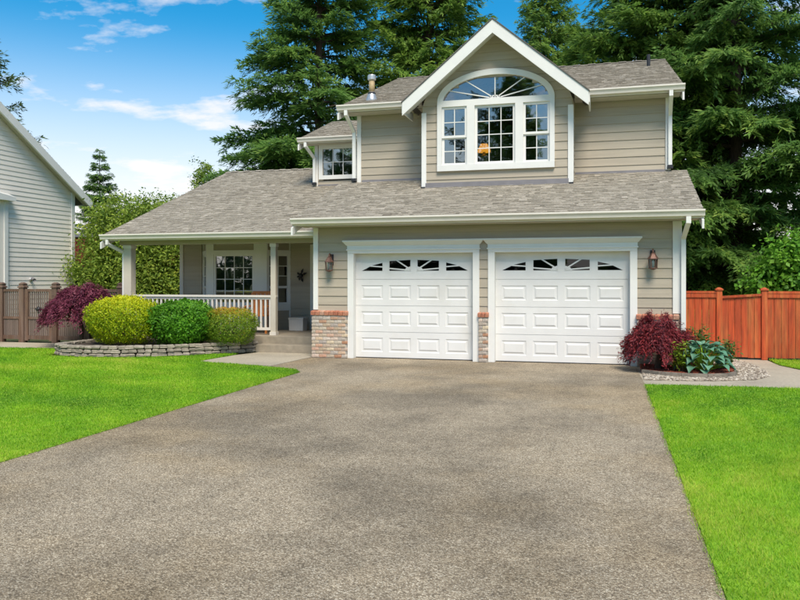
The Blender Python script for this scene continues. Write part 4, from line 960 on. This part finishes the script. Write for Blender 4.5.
# ------------------------------------------------------------------ retaining wall, beds, gravel
WP = [(-11.3, 15.6), (-11.42, 14.5), (-11.36, 13.85), (-11.0, 13.56), (-10.4, 13.48), (-9.7, 13.62), (-9.0, 13.98), (-8.5, 14.4), (-8.05, 14.9), (-7.70, 15.3), (-7.56, 15.55)]
ground_poly('planting_bed', [(-11.15, 15.74), (-11.25, 14.4), (-11.2, 13.9), (-10.9, 13.7), (-10.3, 13.62), (-9.7, 13.76), (-9.1, 14.1), (-8.6, 14.52), (-8.15, 15.0), (-7.8, 15.4), (-7.65, 15.74)], 0.19, 'soil')
rw_ = empty('retaining_wall', (-9.7, 13.6, 0)); tag(rw_, 'low curved wall of grey stone blocks holding the shrub bed', 'wall')
def stone_mesh(seed, w, d, h):
    rg = random.Random(seed); b = MB(); e = .018
    j = lambda: rg.uniform(-.009, .009)
    b.loft_rect([(-w/2+e, w/2-e, -d/2+e, d/2-e, -h/2), (-w/2+j(), w/2+j(), -d/2+j(), d/2, -h/2+e), (-w/2+j(), w/2+j(), -d/2+j(), d/2, 0), (-w/2+j(), w/2+j(), -d/2+j(), d/2, h/2-e), (-w/2+e, w/2-e, -d/2+e, d/2-e, h/2)])
    b.v = [(x+j()*.6, y+j()*.6, z+j()*.3) for x, y, z in b.v]
    me = b.mesh('stone'); me.materials.append(MATS['stone']); return me
stones = [stone_mesh(s, .145, .15, .080) for s in range(6)]
pts = [Vector((x, y, 0)) for x, y in WP]; cum = [0]
for p, q in zip(pts[:-1], pts[1:]): cum.append(cum[-1]+(q-p).length)
def at_len(s):
    for i in range(len(pts)-1):
        if s <= cum[i+1]: return pts[i].lerp(pts[i+1], (s-cum[i])/(cum[i+1]-cum[i])), (pts[i+1]-pts[i]).normalized()
    return pts[-1], (pts[-1]-pts[-2]).normalized()
rs = random.Random(4)
for course in range(3):
    s = .07 if course == 1 else .0
    while s < cum[-1]-.05:
        p, d = at_len(s+.07); z = .041+course*.082; sc_ = rs.uniform(.8, 1.3)
        link('stone', rs.choice(stones), None, rw_, (p.x-rw_.location.x, p.y-rw_.location.y, z+rs.uniform(-.004, .004)), (rs.uniform(-.05, .05), rs.uniform(-.04, .04), math.atan2(d.y, d.x)+rs.uniform(-.10, .10)), (sc_, rs.uniform(.9, 1.15), rs.uniform(.92, 1.03))); s += .150*sc_
# right bed
BED = [(0.60, 14.66), (0.60, 13.62), (0.85, 13.40), (1.2, 13.26), (1.6, 13.26), (1.92, 13.42), (2.10, 13.75), (2.16, 14.3), (2.0, 14.9), (1.6, 15.2), (1.36, 15.2), (1.36, 14.66)]
ground_poly('mulch_bed', BED, 0.045, 'mulch', 0.05)
eb = empty('bed_edging', (1.4, 13.3, 0)); tag(eb, 'thin curved edging around the red mulch bed by the garage', 'edging')
b = MB()
for p, q in zip(BED[1:8], BED[2:9]): b.bar((p[0]-1.4, p[1]-13.3, .035), (q[0]-1.4, q[1]-13.3, .035), .035, .07)
b.build('edging_strip', 'stone', eb)
def pebbles(name, P, n, seed, label, r0, r1, z, m='pebble', cat='gravel', flat=.6):
    rg = np.random.default_rng(seed); xs = [p[0] for p in P]; ys = [p[1] for p in P]
    x = rg.uniform(min(xs), max(xs), n*3); y = rg.uniform(min(ys), max(ys), n*3); k = in_poly(x, y, P); x, y = x[k][:n], y[k][:n]; n = len(x)
    ico = np.array([(1, 0, 0), (-1, 0, 0), (0, 1, 0), (0, -1, 0), (0, 0, 1), (.6, .6, .55), (-.6, .6, .55), (.6, -.6, .55), (-.6, -.6, .55)], float)
    F0 = np.array([(4, 5, 7), (4, 6, 5), (4, 8, 6), (4, 7, 8), (0, 7, 5), (2, 5, 6), (1, 6, 8), (3, 8, 7), (0, 5, 2), (2, 6, 1), (1, 8, 3), (3, 7, 0)])
    r = rg.uniform(r0, r1, n); sx = rg.uniform(.7, 1.3, (n, 1)); a = rg.uniform(0, 6.28, n); ca, sa = np.cos(a)[:, None], np.sin(a)[:, None]
    V = np.repeat(ico[None], n, 0)*r[:, None, None]; V *= rg.uniform(.8, 1.2, V.shape)
    vx, vy = V[:, :, 0]*sx, V[:, :, 1]/sx; V2 = np.stack([vx*ca-vy*sa+x[:, None], vx*sa+vy*ca+y[:, None], V[:, :, 2]*flat+z], 2)
    F = (F0[None]+(np.arange(n)*9)[:, None, None]).reshape(-1, 3)
    me = np_mesh(name, V2.reshape(-1, 3), F, m, np.repeat(rg.random(n), 9)); o = link(name, me, None); tag(o, label, cat, kind='stuff'); return o
GR = [(0.60, 12.78), (1.1, 12.80), (1.7, 12.92), (2.32, 13.25), (2.62, 13.8), (2.72, 14.6), (2.66, 15.6), (2.5, 16.5), (1.9, 16.5), (2.05, 14.95), (2.2, 14.3), (2.14, 13.72), (1.95, 13.38), (1.6, 13.22), (1.2, 13.22), (.84, 13.36), (.60, 13.58)]
pebbles('gravel', GR, 3600, 5, 'pale pebbles scattered around the red mulch bed', .012, .034, .004)
pebbles('mulch_chips', BED, 2600, 6, 'red bark chips covering the bed by the garage', .010, .028, .05, 'mulch', 'mulch', .5)
# flower pot at the far left
t = empty('flower_pot', (-14.95, 15.55, 0)); tag(t, 'pale flower pot with pink and yellow blooms by the fence at the left edge', 'flower pot')
b = MB(); b.lathe([(.12, 0), (.17, .20), (.185, .20), (.185, .24), (.16, .24)], n=16); b.build('pot', 'terracotta', t, True)
rp_ = random.Random(2)
fm = MB(); fm.lathe([(.0, 0), (.03, .01), (.045, .03), (.02, .035)], n=8); fme = fm.mesh('bloom', True); fme.materials.append(MATS['flower_pink'])
for i in range(40): a, r_ = rp_.uniform(0, 6.28), .2*math.sqrt(rp_.random()); link('bloom', fme, None, t, (r_*math.cos(a), r_*math.sin(a), .30+.12*(1-(r_/.2)**2)+rp_.uniform(-.03, .03)), (rp_.uniform(-.4, .4), rp_.uniform(-.4, .4), 0))

# ------------------------------------------------------------------ plants
def sph(rg, n):
    z = rg.uniform(-1, 1, n); a = rg.uniform(0, 2*np.pi, n); s = np.sqrt(1-z*z); return np.stack([s*np.cos(a), s*np.sin(a), z], 1)
def stems(b, base, top_pts, r):
    for q in top_pts:
        p = Vector(base); q = Vector(q); m_ = p.lerp(q, .5)+Vector((0, 0, .05)); b.tube([p, m_, q], [r, r*.7, r*.3], 5)
def ball_shrub(name, loc, rx, ry, rz, n, leaf, m, seed, label, cat='shrub', power=2.6, lump=.09, zbot=-.9, topcol=0.0, group=None):
    """clipped shrub: leaves packed through the outer layer of a lumpy rounded form"""
    rg = np.random.default_rng(seed); t = empty(name, loc); tag(t, label, cat, group)
    D = sph(rg, n*2); D = D[D[:, 2] > zbot][:n]; n = len(D)
    rad = 1/((np.abs(D[:, 0])**power+np.abs(D[:, 1])**power+np.abs(D[:, 2])**power)**(1/power))
    nz = noise3(D, seed, 3.0); fine = noise3(D, seed+1, 9.0)
    shell = 1-.30*rg.random(n)**1.7
    r = rad*(1+lump*nz+.095*fine)*shell
    P = D*r[:, None]*np.array([rx, ry, rz]); P[:, 2] += rz*.98
    Nn = unit(D/np.array([rx, ry, rz])+rg.normal(0, .55, (n, 3)))
    tng = unit(np.cross(Nn, rg.normal(0, 1, (n, 3)))); tng[:, 2] += .35
    L = leaf*rg.uniform(.7, 1.35, n)
    V, F = cards(P, tng+Nn*.45, Nn, L, L*.55)
    ks = 90; sd_ = sph(rg, ks); sd_[:, 2] = np.abs(sd_[:, 2])*.9; sd_ = unit(sd_); per = 9
    sr = 1/((np.abs(sd_)**power).sum(1)**(1/power)); ext = rg.uniform(.02, .10, ks)
    u_ = np.linspace(.90, 1.0, per)[None, :, None]; SP = (sd_*sr[:, None]*np.array([rx, ry, rz]))[:, None]*u_+(sd_*ext[:, None])[:, None]*np.linspace(0, 1, per)[None, :, None]
    SP = SP.reshape(-1, 3)+rg.normal(0, .008, (ks*per, 3)); SP[:, 2] += rz*.98; SD = np.repeat(sd_, per, 0)+rg.normal(0, .6, (ks*per, 3))
    sv, sf = cards(SP, SD, unit(rg.normal(0, 1, SP.shape)), np.full(len(SP), leaf*.9), np.full(len(SP), leaf*.45))
    V, F = np.concatenate([V, sv]), np.concatenate([F, sf+len(V)]); D = np.concatenate([D, np.repeat(sd_, per, 0)]); fine = np.concatenate([fine, np.full(ks*per, .6)]); n = len(D)
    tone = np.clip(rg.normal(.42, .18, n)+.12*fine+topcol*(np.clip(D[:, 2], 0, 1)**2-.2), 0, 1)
    link('foliage', np_mesh('foliage', V, F, m, np.repeat(tone, 4)), None, t)
    b = MB(); tp = D[rg.integers(0, n, 26)]*np.array([rx, ry, rz])*.72; tp[:, 2] += rz*.98; tp[:, 2] = np.maximum(tp[:, 2], .12)
    stems(b, (0, 0, 0), [tuple(q) for q in tp], .022); b.build('stem', 'twig', t)
    return t
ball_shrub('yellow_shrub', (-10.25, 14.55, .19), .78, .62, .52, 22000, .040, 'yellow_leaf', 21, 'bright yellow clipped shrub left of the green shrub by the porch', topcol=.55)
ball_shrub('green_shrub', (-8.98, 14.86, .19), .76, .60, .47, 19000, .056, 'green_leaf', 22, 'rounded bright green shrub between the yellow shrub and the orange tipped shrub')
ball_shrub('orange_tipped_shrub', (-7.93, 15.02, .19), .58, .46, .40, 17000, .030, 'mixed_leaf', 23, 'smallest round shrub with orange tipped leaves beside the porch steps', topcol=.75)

def weeping_maple(name, loc, rx, ry, h, zlow, m, seed, label, n_str=620, leaf=.075):
    """laceleaf maple: drooping strands of narrow leaves on a mound"""
    rg = np.random.default_rng(seed); t = empty(name, loc); tag(t, label, 'tree')
    P_, D_, N_, T_ = [], [], [], []
    az = rg.uniform(0, 2*np.pi, n_str); rr_ = np.sqrt(rg.uniform(.02, 1, n_str))
    tops = []
    for i in range(n_str):
        ca, sa = math.cos(az[i]), math.sin(az[i]); r = rr_[i]*(1+.16*math.sin(3*az[i]+seed)+.10*math.sin(7*az[i]))
        z0 = zlow+(h-zlow)*math.sqrt(max(0, 1-(.92*rr_[i])**2))*rg.uniform(.72, 1.05)*(1+.13*math.sin(2.3*az[i]+4*rr_[i]+seed)+.09*math.sin(5*az[i]-7*rr_[i])); ln = rg.uniform(.16, .36)*(.5+.6*rr_[i])
        k = 42; s = np.sort(rg.random(k)); x = (r*.82+.26*s*rr_[i])
        px, py = rx*x*ca, ry*x*sa; pz = z0-ln*s**1.5+.03*np.sin(3*s)
        P = np.stack([px, py, np.maximum(pz, .05)], 1)+rg.normal(0, .028, (k, 3))
        d = np.stack([np.full(k, ca)*.8, np.full(k, sa)*.8, -.30-.5*s], 1)+rg.normal(0, .55, (k, 3))
        P_.append(P); D_.append(d); N_.append(np.stack([np.full(k, ca)*.4, np.full(k, sa)*.4, np.ones(k)], 1)+rg.normal(0, .4, (k, 3)))
        T_.append(np.clip(rg.normal(.40+.18*rg.normal(), .13, k), 0, 1)); tops.append((rx*r*.8*ca, ry*r*.8*sa, z0-.03))
    P, D, N_, T = np.concatenate(P_), np.concatenate(D_), unit(np.concatenate(N_)), np.concatenate(T_)
    P[:, 2] = np.maximum(P[:, 2], .07)
    L = leaf*rg.uniform(.6, 1.3, len(P)); V, F = cards(P, D, N_, L, L*.30)
    link('crown', np_mesh('crown', V, F, m, np.repeat(T, 4)), None, t)
    b = MB(); b.tube([(0, 0, 0), (.03, .02, h*.3), (-.04, 0, h*.55), (.02, .03, h*.72)], [.06, .05, .045, .03], 8)
    for q in tops[::9]: b.tube([(-.02, 0, h*.5), (q[0]*.5, q[1]*.5, h*.80 if q[2] > h*.6 else h*.68), q], [.018, .012, .004], 5)
    b.build('trunk', 'bark', t); return t
weeping_maple('purple_maple', (-12.0, 15.35, .02), 1.05, .72, 1.40, .42, 'purple_leaf', 31, 'weeping purple laceleaf maple in front of the brown fence', 760)
weeping_maple('burgundy_maple', (0.88, 14.02, .05), .60, .52, .86, .16, 'burgundy_leaf', 32, 'weeping burgundy laceleaf maple beside the right garage door', 620, .062)

# hosta: each big leaf is its own piece
def hosta_leaf():
    b = MB(); n = 6; L, W = .20, .165; rows = []
    for i in range(n+1):
        u = i/n; w = W/2*math.sin(math.pi*min(1, u*.86+.16))**.6*(1-u**6); w = max(w, .004 if i == n else w)
        x = L*u; z = .045*math.sin(u*2.6)-.045*u*u
        rows.append([(x, -w, z+.02*w/W*2), (x, 0, z-.008), (x, w, z+.02*w/W*2)])
    for r_ in rows: b.v += r_
    for i in range(n):
        for j in range(2): b.f.append((3*i+j, 3*i+3+j, 3*i+4+j, 3*i+1+j))
    b.v += [(-.02, 0, 0)]
    return b.mesh('leaf', True)
hl = hosta_leaf(); hl.materials.append(MATS['hosta_leaf'])
t = empty('hosta', (1.60, 13.78, .05)); tag(t, 'blue green hosta with broad leaves in front of the burgundy maple', 'plant')
rh_ = random.Random(6); hb = MB()
for i in range(84):
    ring = i/84; a = i*2.39996+rh_.uniform(-.3, .3); r_ = .04+.29*math.sqrt(ring); z = .36*(1-ring**1.6)+.07+rh_.uniform(-.03, .03); s_ = rh_.uniform(.80, 1.12)*(.80+.25*ring)
    link('leaf', hl, None, t, (r_*math.cos(a), r_*math.sin(a), z), (rh_.uniform(-.25, .25), R(-14+36*ring+rh_.uniform(-12, 10)), a), (s_, s_*rh_.uniform(.9, 1.1), s_))
    hb.tube([(0.03*math.cos(a), .03*math.sin(a), 0), (r_*.6*math.cos(a), r_*.6*math.sin(a), z*.75), (r_*math.cos(a), r_*math.sin(a), z)], .006, 4)
hb.build('stalk', 'garden_leaf', t) if False else None
o = link('stalk', hb.mesh('stalk'), 'lawn_soil', t)

def leafy_plant(name, loc, w, h, n, leaf, m, seed, label, cat='plant', nst=26):
    """upright herb: stems with leaves along them"""
    rg = np.random.default_rng(seed); t = empty(name, loc); tag(t, label, cat); b = MB(); P_, D_, T_ = [], [], []
    for i in range(nst):
        a = rg.uniform(0, 6.28); r = w*math.sqrt(rg.random()); hh = h*rg.uniform(.6, 1.05)*(1-.35*(r/w)**2); tip = np.array([r*math.cos(a), r*math.sin(a), hh]); base = np.array([.25*r*math.cos(a), .25*r*math.sin(a), 0])
        b.tube([tuple(base), tuple((base+tip)/2+np.array([0, 0, .03])), tuple(tip)], [.006, .005, .002], 4)
        k = n//nst; s = rg.uniform(.2, 1, k)[:, None]; P_.append(base+(tip-base)*s+rg.normal(0, .035, (k, 3))); D_.append(rg.normal(0, 1, (k, 3))*np.array([1, 1, .35])+np.array([0, 0, .15])); T_.append(rg.normal(.5, .2, k))
    P, D, T = np.concatenate(P_), np.concatenate(D_), np.clip(np.concatenate(T_), 0, 1); P[:, 2] = np.maximum(P[:, 2], .02)
    L = leaf*rg.uniform(.6, 1.3, len(P)); V, F = cards(P, D, unit(np.array([0, 0, 1.])+rg.normal(0, .35, (len(P), 3))), L, L*.5)
    link('foliage', np_mesh('foliage', V, F, m, np.repeat(T, 4)), None, t); b.build('stem', 'garden_leaf' if False else 'twig', t); return t
leafy_plant('lime_plant', (1.22, 13.62, .05), .20, .55, 700, .075, 'lime_leaf', 41, 'yellow green leafy plant between the burgundy maple and the hosta', nst=22)
leafy_plant('tall_herb', (1.62, 14.55, .05), .26, .80, 900, .08, 'garden_leaf', 42, 'green leafy perennial behind the hosta near the downspout')
leafy_plant('tall_herb', (2.0, 14.3, .04), .28, .60, 900, .075, 'garden_leaf', 43, 'green perennial with pale flower tips right of the hosta by the red fence')
leafy_plant('low_shrub', (-12.3, 17.4, 0), .8, 1.35, 3600, .085, 'garden_leaf', 44, 'bright leafy low shrub seen through the left porch opening', 'shrub', 60)
leafy_plant('low_shrub', (-13.4, 17.9, 0), .6, 1.55, 2600, .09, 'lime_leaf', 45, 'light green shrub behind the purple maple', 'shrub', 50)

def broad_tree(name, loc, H, blobs, n, leaf, m, seed, label, cat='tree', trunk_r=.12, aspect=.5, group=None, up=.25):
    """leafy crown: leaf clumps spread through several rounded masses with gaps between them"""
    rg = np.random.default_rng(seed); t = empty(name, loc); tag(t, label, cat, group)
    vol = np.array([bb[3]*bb[4]*bb[5] for bb in blobs])**.67; vol /= vol.sum(); P_, N_, T_ = [], [], []; cl = []
    for bb, w in zip(blobs, vol):
        k = int(n*w); per = 26; nc = max(6, k//per); D = sph(rg, nc); r = rg.random(nc)**.45
        r *= 1+.16*noise3(D, seed+3, 2.5)
        C = np.array(bb[:3])+D*r[:, None]*np.array(bb[3:6]); cl.append(C)
        cs = rg.uniform(.10, .24, nc)*min(bb[3:6])**.5; ct = rg.normal(0, .15, nc)
        off = rg.normal(0, 1, (nc, per, 3))*np.array([1, 1, .62]); P = C[:, None]+off*cs[:, None, None]
        nn = unit(D[:, None]*.5+np.array([0, 0, .55])+rg.normal(0, .6, (nc, per, 3)))
        P_.append(P.reshape(-1, 3)); N_.append(nn.reshape(-1, 3)); T_.append(np.clip((ct[:, None]+rg.normal(.45, .14, (nc, per))), 0, 1).ravel())
    P, Nn, T = np.concatenate(P_), np.concatenate(N_), np.concatenate(T_); P[:, 2] = np.maximum(P[:, 2], .03)
    D = unit(np.cross(Nn, rg.normal(0, 1, P.shape)))-np.array([0, 0, up]); L = leaf*rg.uniform(.65, 1.35, len(P)); V, F = cards(P, D, Nn, L, L*aspect)
    link('crown', np_mesh('crown', V, F, m, np.repeat(T, 4)), None, t)
    b = MB(); b.tube([(0, 0, -.1), (.05, .03, H*.3), (0, .06, H*.55), (.06, 0, H*.8)], [trunk_r, trunk_r*.8, trunk_r*.55, trunk_r*.2], 8)
    C = np.concatenate(cl); idx = rg.integers(0, len(C), 46)
    for q in C[idx]:
        z0 = min(H*.7, max(.2, q[2]*.6)); b.tube([(0.02, .03, z0), (q[0]*.5, q[1]*.5, (z0+q[2])/2+.1), tuple(q)], [trunk_r*.35, trunk_r*.2, trunk_r*.06], 5)
    b.build('trunk', 'bark', t); return t
# tall laurel hedge left of the porch, reaching behind it
broad_tree('laurel_tree', (-15.6, 22.4, 0), 4.3, [(-.3, 0, 3.35, 1.35, 1.2, 1.15), (-1.0, -.2, 1.7, 1.0, 1.1, 1.5), (1.2, .2, 3.55, 1.5, 1.3, .95), (1.0, 0, 1.6, 1.6, 1.2, 1.6), (2.7, .4, 3.2, 1.5, 1.2, 1.15), (2.8, .4, 1.4, 1.5, 1.2, 1.5), (.2, -.2, 2.2, 1.4, 1.2, 1.4), (4.0, 1.0, 2.4, 1.4, 1.2, 1.5)], 90000, .115, 'laurel_leaf', 51, 'tall dense yellow green laurel left of the porch roof', aspect=.45)
broad_tree('vine_maple', (4.2, 19.2, 0), 3.0, [(0, 0, 2.0, .75, .7, .70), (-.50, -.1, 1.45, .55, .5, .55), (.75, .1, 1.95, .85, .8, .7), (.2, 0, 1.3, 1.2, .8, .7), (1.6, .2, 1.6, .9, .8, .75)], 17000, .115, 'maple_leaf', 52, 'fresh green maple rising above the red fence', aspect=.75)
broad_tree('poplar_tree', (-26.3, 46, 0), 9.5, [(0, 0, 8.2, .7, .7, 1.7), (.4, 0, 6.0, 1.2, 1.2, 2.2)], 7000, .16, 'laurel_leaf', 53, 'light green treetop just showing over the porch roof ridge')

# conifers ------------------------------------------------------------
def conifer_mesh(seed, H, Rr, m, nbr, zlow=.06, prof=.85, asc=.25, droop=.42, spray=(.16, .30), dens=1.0, gap=0.0, width=.30, mult=1.0):
    rg = np.random.default_rng(seed); P_, D_, N_, T_ = [], [], [], []; wood = MB()
    zs = zlow+(1-zlow)*np.sort(rg.random(nbr))**.92*.985
    zs = zs+.012*np.sin(zs*90)
    for i in range(nbr):
        f = min(zs[i], .99); z0 = f*H; az = i*2.39996+rg.normal(0, .35)
        L = Rr*(max(0.0, 1-f)**prof)*rg.uniform(.52, 1.24)+.22
        if rg.random() < gap: L *= .45
        a_ = asc*(1+1.6*f)+rg.normal(0, .06); d_ = droop*(1-.65*f)*rg.uniform(.7, 1.3)
        ca, sa = math.cos(az), math.sin(az); out = np.array([ca, sa, 0.]); sd = np.array([-sa, ca, 0.])
        def bp(t): t = np.atleast_1d(t); return out*(L*t)[:, None]*(1-.08*t)[:, None]+np.array([0, 0, 1.])*(z0+L*(a_*t-d_*t*t+.10*t**4))[:, None]
        bpts = bp(np.array([0, .35, .7, 1.0])); wood.tube([tuple(q) for q in bpts], [.012+.014*L, .010+.008*L, .010, .004], 4, False)
        nt = max(5, int(L*10.5*dens)); ts = np.sort(.10+.90*rg.random(nt)**.8); B = bp(ts)
        side = np.where(np.arange(nt) % 2 == 0, 1, -1); tl = np.minimum((.50*L*(1-ts)**.75+.20)*rg.uniform(.6, 1.2, nt), 1.35)
        btone = rg.normal(.40, .10)
        for k in range(nt):
            td = out*rg.uniform(.45, .85)+sd*side[k]*rg.uniform(.55, .95)+np.array([0, 0, rg.normal(-.05, .14)]); td /= np.linalg.norm(td)
            ns = max(4, int(tl[k]*17*dens*mult)); s = rg.random(ns); q = B[k]+td*(tl[k]*s)[:, None]+np.array([0, 0, -1.])*(.30*tl[k]*s**2)[:, None]
            dv = td+rg.normal(0, .34, (ns, 3))+np.array([0, 0, -.20]); P_.append(q+rg.normal(0, .025, (ns, 3))); D_.append(dv)
            N_.append(np.array([0, 0, 1.])+rg.normal(0, .42, (ns, 3))+out*.75)
            T_.append(np.clip(btone+rg.normal(0, .12)+rg.normal(0, .08, ns)+.30*(s > .75)*rg.random(ns)*(ts[k] > .4), 0, 1))
    P, D, Nn, T = np.concatenate(P_), np.concatenate(D_), unit(np.concatenate(N_)), np.concatenate(T_)
    Ls = rg.uniform(*spray, len(P)); V, F = cards(P, D, Nn, Ls, Ls*width)
    crown = np_mesh('crown', V, F, m, np.repeat(T, 4))
    k = 9; wood.tube([(.04*math.sin(j), .04*math.cos(j*1.3), H*j/k*.985) for j in range(k+1)], [max(.015, H*.0145*(1-j/k)**.9) for j in range(k+1)], 10)
    tr = wood.mesh('trunk'); tr.materials.append(MATS['bark']); return crown, tr
CM = {
    'fir': conifer_mesh(61, 18.5, 4.9, 'fir_leaf', 250, .04, .90, .18, .42, (.13, .27), 1.30, width=.24, mult=1.55),
    'cedar': conifer_mesh(62, 18.0, 4.6, 'cedar_leaf', 270, .03, .62, .22, .42, (.14, .28), 1.25, width=.26, mult=1.5),
    'spruce': conifer_mesh(63, 14.0, 4.2, 'dark_fir_leaf', 165, .05, .82, .20, .35, (.16, .30), 1.0, gap=.18, width=.28, mult=1.2),
}
def conifer(kind, loc, rz, s, label, sz=None, group='conifers behind the houses'):
    t = empty('conifer_tree', loc, rz); t.scale = (s, s, sz or s); tag(t, label, 'tree', group)
    link('crown', CM[kind][0], None, t); link('trunk', CM[kind][1], None, t); return t
def at(px, Y):   # bearing of a photo column at a given depth, used only to pick tree positions
    u = (px-400)/759; return Y*(-math.sin(TH)+u*math.cos(TH))/(math.cos(TH)+u*math.sin(TH))
conifer('fir', (-11.1, 28.6, 0), 0.4, 1.10, 'broad dark fir left of the flue, overhanging the porch roof ridge', 1.04)
conifer('cedar', (-7.3, 31.5, 0), 1.9, 1.02, 'green conifer rising behind the flue left of the gable peak')
conifer('cedar', (-3.2, 44.0, 0), 0.2, 1.0, 'far conifer with a pointed top showing just right of the gable peak', 1.05)
conifer('cedar', (-0.7, 34.0, 0), 2.4, .80, 'low bushy conifer behind the upper roof right of the gable', .72)
conifer('cedar', (2.2, 29.0, 0), 4.1, 1.05, 'big green conifer directly behind the right end of the house')
conifer('fir', (4.1, 27.0, 0), 2.2, 1.0, 'huge dark conifer towering over the green maple at the right', 1.12)
conifer('spruce', (9.6, 33.0, 0), 1.1, .85, 'dark conifer at the right edge behind the huge one', .66)
conifer('spruce', (-29.8, 31.0, 0), .9, 1.05, 'dark conifer behind the neighbouring roof at the left edge', 1.02)
conifer('fir', (-34.0, 45.5, 0), 2.9, .62, 'small lone conifer between the neighbouring roof and the laurel', .58)
# trees across the street, mirrored in the window glass
for i, (x, y, s) in enumerate([(-23.5, -28, .95), (-6.8, -27, 1.02), (4, -28, .95), (-10.6, -31, 1.25)]):
    conifer(('fir', 'cedar', 'fir', 'spruce')[i], (x, y, 0), i*1.3, s, ('fir', 'cedar', 'shorter fir', 'spruce')[i]+' across the street, seen only as a reflection in the windows', group='conifers across the street')
# a far wood closing the view
rgw = np.random.default_rng(77); n = 60000
az = rgw.uniform(-math.pi, math.pi, n); rr_ = rgw.uniform(60, 75, n); hgt = 4.0+1.6*np.sin(az*9)+1.0*np.sin(az*23+1)+.8*np.sin(az*51)
P = np.stack([rr_*np.sin(az), rr_*np.cos(az), rgw.random(n)**.8*hgt*(1+.15*rgw.normal(size=n))], 1)
D = rgw.normal(0, 1, (n, 3)); Lw = rgw.uniform(.5, 1.1, n); V, F = cards(P, D, unit(rgw.normal(0, 1, (n, 3))+np.array([0, -1, .6])), Lw, Lw*.6)
o = link('far_wood', np_mesh('far_wood', V, F, 'far_leaf', np.repeat(rgw.random(n), 4)), None); tag(o, 'dark low wood along the horizon behind the fences', 'wood', kind='stuff')
